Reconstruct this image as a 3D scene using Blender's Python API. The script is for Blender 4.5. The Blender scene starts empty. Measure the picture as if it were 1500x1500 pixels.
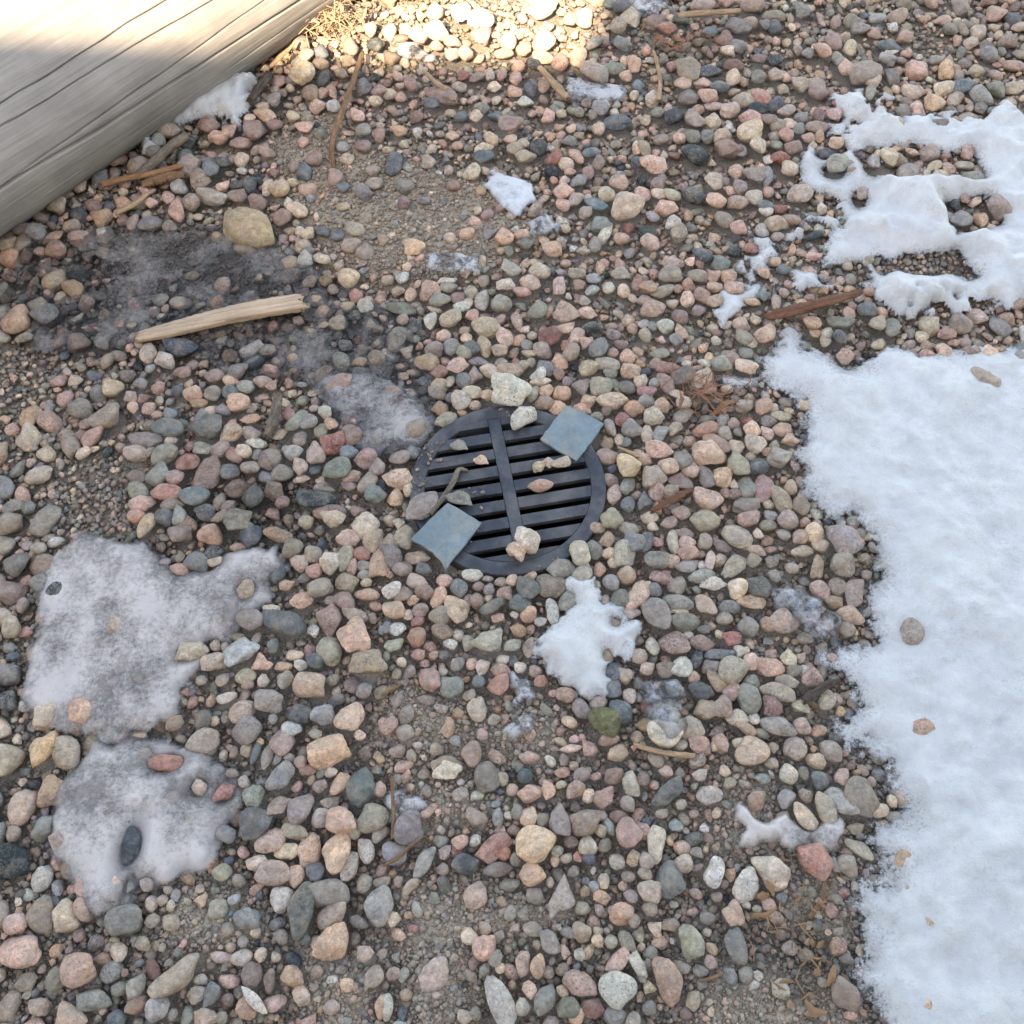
import bpy, bmesh, math, random
import numpy as np
from mathutils import Vector, Matrix

random.seed(7)
rng = np.random.default_rng(11)
scene = bpy.context.scene
COL = scene.collection

# ------------------------------------------------------------------ camera, sky, sun, exposure
CAM_H, CAM_Y, CAM_X, CAM_DEP, CAM_F = 1.3256, -0.8043, 0.0063, math.radians(60.0), 1472.0
cam_data = bpy.data.cameras.new('camera')
cam_data.sensor_width = 36.0
cam_data.sensor_height = 36.0
cam_data.lens = 36.0 * CAM_F / 1500.0
cam_data.clip_start = 0.02
cam_data.clip_end = 500.0
cam = bpy.data.objects.new('camera', cam_data)
cam.location = (CAM_X, CAM_Y, CAM_H)
cam.rotation_euler = (math.pi / 2 - CAM_DEP, 0, 0)
COL.objects.link(cam)
scene.camera = cam

SUN_EL = math.radians(40.0)
SUN_TRAVEL = Vector((0.256 * math.cos(SUN_EL), 0.967 * math.cos(SUN_EL), -math.sin(SUN_EL))).normalized()
world = bpy.data.worlds.new('World')
scene.world = world
world.use_nodes = True
wn = world.node_tree.nodes
wl = world.node_tree.links
wn.clear()
wo = wn.new('ShaderNodeOutputWorld')
bg = wn.new('ShaderNodeBackground')
sky = wn.new('ShaderNodeTexSky')
sky.sky_type = 'NISHITA'
sky.sun_disc = False
sky.sun_elevation = SUN_EL
to_sun = -SUN_TRAVEL
sky.sun_rotation = math.atan2(to_sun.x, to_sun.y)
sky.altitude = 1600.0
sky.air_density = 1.0
sky.dust_density = 2.5
sky.ozone_density = 0.4
bg.inputs['Strength'].default_value = 0.15
wl.new(sky.outputs[0], bg.inputs['Color'])
wl.new(bg.outputs[0], wo.inputs['Surface'])

sun_data = bpy.data.lights.new('sun', 'SUN')
sun_data.energy = 2.9
sun_data.angle = math.radians(0.53)
sun_data.color = (1.0, 0.95, 0.88)
sun = bpy.data.objects.new('sun', sun_data)
sun.rotation_euler = SUN_TRAVEL.to_track_quat('-Z', 'Y').to_euler()
sun.location = (-3, -8, 6)
COL.objects.link(sun)

vs = scene.view_settings
vs.view_transform = 'Standard'
vs.look = 'None'
vs.exposure = 2.45
vs.gamma = 1.0
vs.use_curve_mapping = False
vs.use_white_balance = True
vs.white_balance_temperature = 10000.0
vs.white_balance_tint = 10.0

scene.cycles.max_bounces = 8
scene.cycles.transparent_max_bounces = 12
scene.cycles.caustics_reflective = False
scene.cycles.caustics_refractive = False

# ------------------------------------------------------------------ measured layout (millimetres / metres on the ground, origin at the grate's centre)
IND_DATA = """\
36 -533 46 41 0 to|big orange tan round pebble below the olive green pebble
-254 -611 62 29 85 nd|big dark grey-green long pebble right of the ice sheet in the lower left
-394 -685 62 27 45 kt|big tan taupe long pebble left of the white elongated stone
132 -700 41 38 0 wn|big greenish white round pebble below the large round tan pebble
-237 -412 51 39 10 op|big pinkish orange oval pebble left of the thin upright twig
-8 -711 56 26 -60 nw|big pale grey-green long pebble below the large round tan pebble
-323 -506 45 38 60 bn|big greenish blue-grey round pebble just right of the ice sheet in the lower left
459 -473 49 36 -70 nk|big brownish grey-green oval pebble up and right of the flat ice strip
-209 -647 45 33 55 po|big orange pink oval pebble just right of the long green-grey pebble
194 -689 51 28 -75 pk|big brownish pink long pebble left of the orange leaf litter
389 -551 45 35 -65 rp|big pinkish red oval pebble just below the flat ice strip
-217 -542 47 33 80 op|big pinkish orange oval pebble up and right of the long green-grey pebble
-214 -250 49 40 -51 p|big pink oval pebble down and left of the drain grate
-125 -511 44 36 70 bk|big brownish blue-grey oval pebble just right of the thin upright twig
334 -564 43 35 -70 kt|big tan taupe oval pebble just below the flat ice strip
-192 -460 48 34 80 bg|big greyish blue-grey oval pebble left of the thin upright twig
70 -595 49 29 75 kg|big greyish taupe long pebble below the large round tan pebble
-158 -605 44 31 80 ng|big greyish grey-green oval pebble right of the long green-grey pebble
-221 -590 46 30 5 gk|big brownish grey oval pebble just right of the long green-grey pebble
205 -574 42 33 70 gb|big bluish grey oval pebble left of the flat ice strip
-319 -226 60 31 -12 dg|big greyish slate long pebble right of the milky ice sheet
498 -92 54 39 -52 gk|big brownish grey oval pebble right of the snow patch below the grate
324 -411 42 37 15 ko|big orange taupe round pebble right of the tan twig right of the olive pebble
130 -373 43 36 -10 v|big olive green oval pebble just below the snow patch below the grate
-86 -682 40 29 55 kp|big pinkish taupe oval pebble right of the long green-grey pebble
-174 -498 39 35 30 tk|big brownish tan round pebble just left of the thin upright twig
213 -213 56 32 -61 gk|big brownish grey long pebble just right of the snow patch below the grate
210 -390 42 35 10 tw|big pale tan oval pebble just above the tan twig right of the olive pebble
-464 24 62 34 76 m|big mauve long pebble above the milky ice sheet
-195 -290 46 34 20 ot|big tan orange oval pebble below the drain grate
311 58 50 42 -43 tp|big pinkish tan round pebble left of the big snow bank
-351 -383 38 38 26 gk|big brownish grey round pebble down and right of the milky ice sheet
-375 -272 45 34 51 bw|big pale blue-grey oval pebble just right of the milky ice sheet
-294 -567 39 30 20 km|big mauve taupe oval pebble up and left of the long green-grey pebble
-212 -503 37 33 0 po|big orange pink round pebble left of the thin upright twig
156 -518 37 32 90 mp|big pinkish mauve round pebble right of the large round tan pebble
88 -693 39 26 -30 mp|big pinkish mauve oval pebble below the large round tan pebble
-271 -320 42 34 -20 ko|big orange taupe oval pebble right of the milky ice sheet
-17 -535 45 26 35 pr|big reddish pink long pebble just left of the large round tan pebble
299 -581 43 26 65 wn|big greenish white oval pebble below the flat ice strip
-407 -62 44 40 42 nt|big tan grey-green round pebble above the milky ice sheet
-27 -446 37 33 60 ng|big greyish grey-green round pebble up and left of the large round tan pebble
-250 -538 42 28 75 po|big orange pink oval pebble above the long green-grey pebble
-213 -367 40 33 30 tp|big pinkish tan oval pebble up and left of the thin upright twig
98 -505 35 33 -20 km|big mauve taupe round pebble right of the large round tan pebble
401 -704 32 30 -30 km|big mauve taupe round pebble just right of the orange leaf litter
61 -168 41 37 -31 nt|big tan grey-green round pebble just above the snow patch below the grate
-478 112 49 39 22 nd|big dark grey-green oval pebble below the pale plank
-187 -130 48 32 71 po|big orange pink oval pebble left of the drain grate
-268 -486 40 28 80 kg|big greyish taupe oval pebble right of the ice sheet in the lower left
223 -645 37 27 -65 kn|big greenish taupe oval pebble left of the orange leaf litter
-326 -341 36 36 20 kg|big greyish taupe round pebble right of the milky ice sheet
313 -299 37 36 -10 nt|big tan grey-green round pebble above the tan twig right of the olive pebble
68 -504 41 27 -75 mb|big bluish mauve oval pebble up and right of the large round tan pebble
-478 -535 47 23 85 bd|big dark blue-grey long pebble below the milky ice sheet
-27 -258 42 32 15 nt|big tan grey-green oval pebble left of the snow patch below the grate
-408 -396 40 31 5 nt|big tan grey-green oval pebble just above the ice sheet in the lower left
-293 -20 56 30 5 d|big dark slate long pebble below the red angular stone
-213 -68 38 41 0 t|big tan round pebble left of the drain grate
434 -479 44 25 -51 gw|big pale grey long pebble up and right of the flat ice strip
344 -87 45 34 -52 nt|big tan grey-green oval pebble left of the big snow bank
394 -223 41 33 10 mt|big tan mauve oval pebble below the big snow bank
719 979 74 47 37 k|big brownish grey long pebble above the upper snow patch
-300 -528 38 27 50 pk|big brownish pink oval pebble right of the ice sheet in the lower left
-214 -616 40 24 25 km|big mauve taupe long pebble just right of the long green-grey pebble
216 596 57 44 23 t|big tan oval pebble right of the frosty ice spot above the grate
-73 -203 40 33 -61 ot|big tan orange round pebble below the drain grate
-250 -267 41 31 -70 nt|big tan grey-green oval pebble right of the milky ice sheet
279 -652 38 23 -70 gn|big greenish grey long pebble left of the orange leaf litter
236 -259 41 31 -36 pk|medium brownish pink oval pebble right of the snow patch below the grate
-252 -220 37 34 -51 pm|medium mauve pink round pebble down and left of the drain grate
-298 -447 40 26 41 gn|medium greenish grey oval pebble right of the ice sheet in the lower left
330 -339 40 29 -80 gn|medium greenish grey oval pebble right of the snow patch below the grate
-549 274 55 35 -5 b|medium blue-grey long pebble just below the pale plank
190 -532 43 22 85 tw|medium pale tan long pebble left of the flat ice strip
171 983 60 52 -25 k|medium brownish grey oval pebble down and left of the birch twig at the top
298 -58 43 33 -5 nt|medium tan grey-green oval pebble left of the big snow bank
78 -139 38 34 -15 n|medium greenish grey round pebble just above the snow patch below the grate
363 -169 38 34 -26 dn|medium greenish slate round pebble down and left of the big snow bank
-444 -268 43 28 10 tk|medium brownish tan long pebble above the ice sheet in the lower left
304 -23 42 34 0 pt|medium tan pink oval pebble left of the big snow bank
153 -357 35 30 -51 b|medium blue-grey round pebble just right of the olive green pebble
492 -133 37 35 0 k|medium brownish grey round pebble right of the snow patch below the grate
-413 -718 30 26 60 gw|medium pale grey round pebble left of the white elongated stone
45 -709 35 22 60 ng|medium greyish grey-green oval pebble below the large round tan pebble
383 -498 39 24 -49 t|medium tan oval pebble above the orange leaf litter
365 -377 46 22 -15 gk|medium brownish grey long pebble right of the tan twig right of the olive pebble
210 -466 47 20 38 nd|medium dark grey-green long pebble below the tan twig right of the olive pebble
98 347 44 41 23 pk|medium brownish pink round pebble above the right slate tile
172 -116 40 31 71 nt|medium tan grey-green round pebble just right of the drain grate
-265 32 41 35 16 nb|medium bluish grey-green oval pebble just below the red angular stone
412 -486 40 23 -65 tn|medium greenish tan long pebble just above the flat ice strip
361 987 48 58 0 k|medium brownish grey round pebble below the birch twig at the top
-39 -593 29 27 40 kp|medium pinkish taupe round pebble down and left of the large round tan pebble
260 -566 36 23 80 wg|medium greyish white oval pebble down and left of the flat ice strip
333 -135 49 24 44 nt|medium tan grey-green long pebble left of the big snow bank
370 -329 44 23 -12 tn|medium greenish tan long pebble above the flat ice strip
-361 -357 35 28 31 kt|medium tan taupe oval pebble just right of the milky ice sheet
-452 -426 40 23 10 rp|medium pinkish red long pebble below the milky ice sheet
-479 -17 41 32 5 bg|medium greyish blue-grey oval pebble above the milky ice sheet
-271 -170 33 34 0 nt|medium tan grey-green round pebble right of the milky ice sheet
-280 -595 28 27 50 w|medium whitish round pebble just left of the long green-grey pebble
28 -174 35 32 -31 gd|medium dark grey round pebble just left of the snow patch below the grate
356 38 40 34 -62 nk|medium brownish grey-green round pebble left of the big snow bank
-276 82 40 34 38 r|medium brick red oval pebble left of the drain grate
-366 -222 35 31 21 kg|medium greyish taupe oval pebble just right of the milky ice sheet
179 -588 31 24 -10 og|medium greyish orange oval pebble left of the flat ice strip
-574 90 51 27 -11 kb|medium bluish taupe long pebble below the pale plank
-282 -359 35 26 0 db|medium bluish slate oval pebble right of the milky ice sheet
70 1193 61 48 0 w|medium whitish long pebble left of the birch twig at the top
467 800 61 39 41 t|medium tan long pebble left of the upper snow patch
-80 -436 38 23 0 tw|medium pale tan long pebble right of the thin upright twig
-301 -399 30 30 -41 km|medium mauve taupe round pebble right of the ice sheet in the lower left
247 -380 30 30 20 tk|medium brownish tan round pebble just above the tan twig right of the olive pebble
-77 -320 31 30 20 nb|medium bluish grey-green round pebble left of the snow patch below the grate
32 -569 28 26 -30 op|medium pinkish orange round pebble just below the large round tan pebble
140 -614 28 26 -20 op|medium pinkish orange round pebble down and right of the large round tan pebble
-169 14 37 34 27 pk|medium brownish pink round pebble just left of the drain grate
-48 -415 32 27 90 m|medium mauve round pebble right of the thin upright twig
392 -2 46 27 76 mp|medium pinkish mauve oval pebble just left of the big snow bank
503 -177 40 27 90 k|medium brownish grey oval pebble just below the big snow bank
103 -717 30 22 -10 mr|medium reddish mauve oval pebble below the large round tan pebble
386 -405 30 29 41 tk|medium brownish tan round pebble above the flat ice strip
-28 -653 27 25 90 pm|medium mauve pink round pebble below the large round tan pebble
-372 51 37 34 32 km|medium mauve taupe round pebble left of the red angular stone
151 192 41 34 63 nt|medium tan grey-green round pebble just above the right slate tile
184 37 38 33 -52 ot|medium tan orange round pebble just right of the drain grate
225 17 35 34 11 kt|medium tan taupe round pebble right of the drain grate
-540 109 46 29 5 bn|medium greenish blue-grey long pebble below the pale plank
263 -469 31 26 -5 wk|medium brownish white oval pebble up and left of the flat ice strip
-130 912 59 40 -41 m|medium mauve oval pebble right of the curved brown twig
219 -127 36 29 21 ng|medium greyish grey-green oval pebble up and right of the snow patch below the grate
-296 -484 32 24 25 mk|medium brownish mauve oval pebble right of the ice sheet in the lower left
-53 -555 31 23 -10 bd|medium dark blue-grey oval pebble left of the large round tan pebble
-495 810 53 41 74 m|medium mauve round pebble just below the snow beside the timber
-172 -121 35 30 90 mb|medium bluish mauve round pebble just left of the drain grate
107 -116 34 31 -52 tn|medium greenish tan round pebble above the snow patch below the grate
-319 -621 27 25 20 nb|medium bluish grey-green round pebble left of the long green-grey pebble
-143 -542 28 26 0 bw|medium pale blue-grey round pebble just below the thin upright twig
-107 -311 32 27 -61 mp|medium pinkish mauve round pebble above the thin upright twig
-248 -361 31 27 -25 g|medium grey round pebble right of the milky ice sheet
271 -353 31 27 -10 ko|medium orange taupe round pebble above the tan twig right of the olive pebble
491 -213 37 26 0 ok|medium brownish orange oval pebble below the big snow bank
252 -225 37 25 15 nk|medium brownish grey-green oval pebble right of the snow patch below the grate
-37 313 41 36 22 tk|medium brownish tan oval pebble above the drain grate
-94 -216 34 28 10 tn|medium greenish tan oval pebble below the drain grate
146 -298 34 26 51 bd|medium dark blue-grey oval pebble above the olive green pebble
364 -292 33 27 10 op|medium pinkish orange oval pebble below the big snow bank
432 -410 32 25 -51 kg|medium greyish taupe oval pebble above the flat ice strip
-80 -426 38 20 0 tk|medium brownish tan long pebble right of the thin upright twig
355 742 49 41 30 d|medium dark slate oval pebble left of the upper snow patch
-105 -552 41 17 62 gw|medium pale grey long pebble down and right of the thin upright twig
-538 60 41 29 28 n|medium greenish grey oval pebble above the milky ice sheet
-559 -27 38 29 0 p|medium pink oval pebble above the milky ice sheet
-155 -90 32 32 31 tk|medium brownish tan round pebble just left of the drain grate
-542 22 35 33 33 ng|medium greyish grey-green round pebble above the milky ice sheet
-391 -16 34 33 11 ng|medium greyish grey-green round pebble down and left of the red angular stone
168 163 48 26 5 to|medium orange tan long pebble just right of the right slate tile
-306 -684 28 22 80 km|medium mauve taupe oval pebble just above the white elongated stone
135 -667 34 18 40 pt|medium tan pink long pebble down and right of the large round tan pebble
415 -18 46 24 -57 tk|medium brownish tan long pebble just left of the big snow bank
-416 976 49 46 -19 t|medium tan oval pebble just left of the curved brown twig
-188 294 46 30 85 tg|medium greyish tan oval pebble above the drain grate
-460 -128 35 28 5 gb|medium bluish grey oval pebble down and left of the red angular stone
-409 -284 35 25 31 tk|medium brownish tan oval pebble above the ice sheet in the lower left
245 -193 42 22 -15 ng|medium greyish grey-green long pebble right of the snow patch below the grate
-522 -10 42 26 11 rp|medium pinkish red long pebble above the milky ice sheet
-144 109 33 35 -32 tk|medium brownish tan round pebble above the left slate tile
-263 -127 31 31 47 wt|medium tan white round pebble left of the drain grate
328 80 43 26 -22 pm|medium mauve pink long pebble left of the big snow bank
157 -56 32 32 0 tk|medium brownish tan round pebble just right of the drain grate
-103 1185 62 39 90 w|medium whitish round pebble right of the curved brown twig
541 636 44 40 -41 k|medium brownish grey round pebble above the reddish bark strip
-501 47 34 32 -16 rm|medium mauve red round pebble above the milky ice sheet
-350 28 35 31 32 nt|medium tan grey-green round pebble left of the red angular stone
-12 -319 30 26 20 pr|medium reddish pink round pebble left of the snow patch below the grate
-386 -82 36 28 80 bg|medium greyish blue-grey round pebble up and right of the milky ice sheet
-443 -81 33 30 -11 op|medium pinkish orange round pebble just above the milky ice sheet
-200 -91 34 28 52 to|medium orange tan round pebble left of the drain grate
-256 -684 26 22 -10 po|medium orange pink round pebble up and right of the white elongated stone
73 -718 26 22 -10 ng|medium greyish grey-green round pebble below the large round tan pebble
1 224 46 27 2 om|medium mauve orange long pebble above the drain grate
-151 1112 49 46 0 w|medium whitish oval pebble right of the curved brown twig
273 717 45 40 0 p|medium pink oval pebble right of the frosty ice spot above the grate
-430 276 40 32 23 wg|medium greyish white oval pebble just below the pale plank
193 -179 36 24 80 pt|medium tan pink oval pebble just right of the snow patch below the grate
-355 -729 28 20 0 pm|medium mauve pink oval pebble left of the white elongated stone
247 358 41 34 11 pm|medium mauve pink oval pebble above the right slate tile
285 210 39 32 0 kd|medium dark taupe oval pebble right of the right slate tile
-241 -120 42 22 80 tn|medium greenish tan long pebble left of the drain grate
417 753 43 43 46 mp|medium pinkish mauve round pebble left of the upper snow patch
-301 61 34 31 -62 k|medium brownish grey round pebble just left of the red angular stone
331 19 32 32 32 po|medium orange pink round pebble left of the big snow bank
332 -172 32 27 61 tp|small pinkish tan round pebble left of the big snow bank
243 -292 31 26 70 gw|small pale grey round pebble right of the snow patch below the grate
280 -615 26 23 -55 pt|small tan pink round pebble left of the orange leaf litter
0 824 46 41 -36 m|small mauve oval pebble above the frosty ice spot above the grate
-435 160 35 33 0 op|small pinkish orange oval pebble below the pale plank
-163 -206 31 27 -5 po|small orange pink oval pebble below the drain grate
-41 -354 31 24 -70 kt|small tan taupe oval pebble left of the snow patch below the grate
-380 -172 34 26 76 kp|small pinkish taupe oval pebble just right of the milky ice sheet
-198 -558 33 18 80 tk|small brownish tan long pebble right of the long green-grey pebble
-550 632 55 30 -24 kn|small greenish taupe long pebble up and left of the tan boulder
-272 -515 35 19 -5 tn|small greenish tan long pebble above the long green-grey pebble
213 835 50 37 -18 b|small blue-grey long pebble up and right of the frosty ice spot above the grate
-217 718 60 29 81 b|small blue-grey long pebble right of the curved brown twig
-414 0 39 26 22 m|small mauve long pebble above the milky ice sheet
-276 202 42 28 22 p|small pink long pebble above the red angular stone
274 -256 36 22 0 mk|small brownish mauve long pebble right of the snow patch below the grate
317 207 45 26 51 mk|small brownish mauve long pebble down and left of the reddish bark strip
-442 -695 29 19 85 nk|small brownish grey-green oval pebble left of the white elongated stone
266 12 36 27 -11 mk|small brownish mauve oval pebble right of the drain grate
-605 711 37 46 0 k|small brownish grey round pebble below the snow beside the timber
-331 -470 25 26 0 gk|small brownish grey round pebble just right of the ice sheet in the lower left
-357 -608 24 24 -40 nt|small tan grey-green round pebble below the ice sheet in the lower left
258 1168 56 40 82 t|small tan round pebble left of the birch twig at the top
-249 98 34 31 -53 mp|small pinkish mauve round pebble just right of the red angular stone
-134 242 35 34 33 op|small pinkish orange round pebble above the drain grate
151 270 37 33 -53 bn|small greenish blue-grey round pebble above the right slate tile
5 448 42 33 90 gk|small brownish grey round pebble below the frosty ice spot above the grate
189 -97 30 30 0 gb|small bluish grey round pebble right of the drain grate
293 -353 28 26 41 pm|small mauve pink round pebble right of the snow patch below the grate
-306 -718 24 22 -45 op|small pinkish orange round pebble down and left of the long green-grey pebble
126 -474 26 24 10 pm|small mauve pink round pebble up and right of the large round tan pebble
-12 -561 35 17 8 kg|small greyish taupe long pebble just left of the large round tan pebble
448 -536 36 17 -36 tn|small greenish tan long pebble just right of the flat ice strip
237 66 41 25 -11 pm|small mauve pink long pebble right of the right slate tile
108 -150 31 27 26 nk|small brownish grey-green round pebble just below the drain grate
266 -327 34 22 -15 dn|small greenish slate long pebble above the tan twig right of the olive pebble
68 295 37 32 -17 rm|small mauve red oval pebble above the right slate tile
-280 -539 28 22 20 ot|small tan orange oval pebble above the long green-grey pebble
-159 -685 26 20 60 kt|small tan taupe oval pebble down and right of the long green-grey pebble
423 54 34 29 -11 nk|small brownish grey-green oval pebble just left of the big snow bank
-263 -57 34 26 0 t|small tan oval pebble below the red angular stone
-238 -88 34 26 0 pt|small tan pink oval pebble left of the drain grate
-235 -191 33 24 -21 m|small mauve oval pebble left of the drain grate
30 -467 30 21 0 pt|small tan pink oval pebble above the large round tan pebble
162 -454 30 21 85 nt|small tan grey-green oval pebble just below the tan twig right of the olive pebble
52 -646 28 19 -65 nk|small brownish grey-green oval pebble below the large round tan pebble
390 38 35 28 5 bd|small dark blue-grey oval pebble left of the big snow bank
-344 -83 40 22 -5 op|small pinkish orange long pebble right of the milky ice sheet
351 -193 39 21 0 to|small orange tan long pebble down and left of the big snow bank
315 108 40 25 11 pr|small reddish pink long pebble left of the big snow bank
363 -30 38 24 0 nt|small tan grey-green long pebble left of the big snow bank
-490 -81 30 29 42 km|small mauve taupe round pebble just above the milky ice sheet
-321 -104 30 29 42 kt|small tan taupe round pebble right of the milky ice sheet
270 49 31 31 32 ng|small greyish grey-green round pebble right of the right slate tile
-562 706 55 29 -73 b|small blue-grey oval pebble above the tan boulder
481 1130 50 42 -13 mb|small bluish mauve oval pebble just below the birch twig at the top
460 683 44 35 0 kg|small greyish taupe oval pebble left of the upper snow patch
-358 -3 31 30 -11 mp|small pinkish mauve round pebble down and left of the red angular stone
119 191 37 29 85 km|small mauve taupe round pebble just above the right slate tile
183 -187 36 22 61 pt|small tan pink oval pebble down and right of the drain grate
-344 -285 28 26 21 po|small orange pink round pebble just right of the milky ice sheet
429 -557 26 23 -30 nt|small tan grey-green round pebble down and right of the flat ice strip
284 437 43 31 29 tn|small greenish tan oval pebble left of the reddish bark strip
-438 101 33 30 0 to|small orange tan oval pebble left of the red angular stone
-205 -12 34 27 -52 bn|small greenish blue-grey oval pebble left of the drain grate
-98 336 36 33 17 tk|small brownish tan oval pebble above the drain grate
163 -187 32 25 61 ng|small greyish grey-green oval pebble down and right of the drain grate
367 1 36 26 -71 ng|small greyish grey-green oval pebble left of the big snow bank
-136 -119 39 21 -10 ko|small orange taupe long pebble down and right of the red angular stone
-184 358 48 25 -5 n|small greenish grey long pebble right of the pale plank
-297 -190 32 25 10 po|small orange pink oval pebble right of the milky ice sheet
-351 -704 26 19 80 gd|small dark grey oval pebble just left of the white elongated stone
-179 -539 28 20 90 tw|small pale tan oval pebble down and left of the thin upright twig
433 301 41 29 59 op|small pinkish orange oval pebble just below the reddish bark strip
284 -199 34 22 -46 kp|small pinkish taupe oval pebble right of the snow patch below the grate
383 670 35 43 0 t|small tan round pebble left of the upper snow patch
-233 -163 28 28 -41 pk|small brownish pink round pebble left of the drain grate
360 -351 25 26 0 mr|small reddish mauve round pebble right of the tan twig right of the olive pebble
256 -402 25 26 0 p|small pink round pebble just right of the tan twig right of the olive pebble
230 -5 29 30 32 pm|small mauve pink round pebble right of the drain grate
458 -78 29 29 0 op|small pinkish orange round pebble right of the snow patch below the grate
-583 63 33 29 -33 kp|small pinkish taupe round pebble above the milky ice sheet
-337 126 44 23 53 ng|small greyish grey-green long pebble just left of the red angular stone
-222 52 32 29 0 m|small mauve round pebble just right of the red angular stone
18 -195 29 26 0 bg|small greyish blue-grey round pebble just left of the snow patch below the grate
65 -208 38 19 -70 wg|small greyish white long pebble below the drain grate
-219 -213 36 20 -10 km|small mauve taupe long pebble down and left of the drain grate"""
SPECIAL_DATA = """\
-472 550 113 72 -45 tk 12|large smooth tan boulder up and left of the pale plank
4 168 59 49 -5 w 30|whitish speckled granite stone sitting on the upper rim of the grate
22 120 48 28 35 wk 28|pale elongated granite stone lying on the top slots of the grate
-129 -40 55 36 40 kg 24|flat smooth grey-brown stone on the left rim of the grate
-77 70 26 17 0 g 14|small grey pebble on the upper left slots of the grate
-42 43 22 15 0 ot 14|small orange-tan pebble left of the central rib of the grate
48 31 19 18 21 to 15|leftmost of three small tan pebbles under the right slate tile
62 39 15 17 62 t 14|middle of three small tan pebbles under the right slate tile
82 37 30 16 19 tk 14|rightmost and longest of three tan pebbles under the right slate tile
50 -3 37 19 5 po 16|pink oval pebble on the right middle slots of the grate
-74 -27 39 21 -10 gn 16|grey dusty pebble left of the rib above the left slate tile
29 -98 35 33 -21 tw 22|pale tan blocky pebble near the lower rim of the grate
16 -121 29 30 21 op 21|orange-pink rounded pebble at the lower rim of the grate
-297 -711 40 12 -42 w 16|white elongated stone like a stick near the bottom left"""
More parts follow.
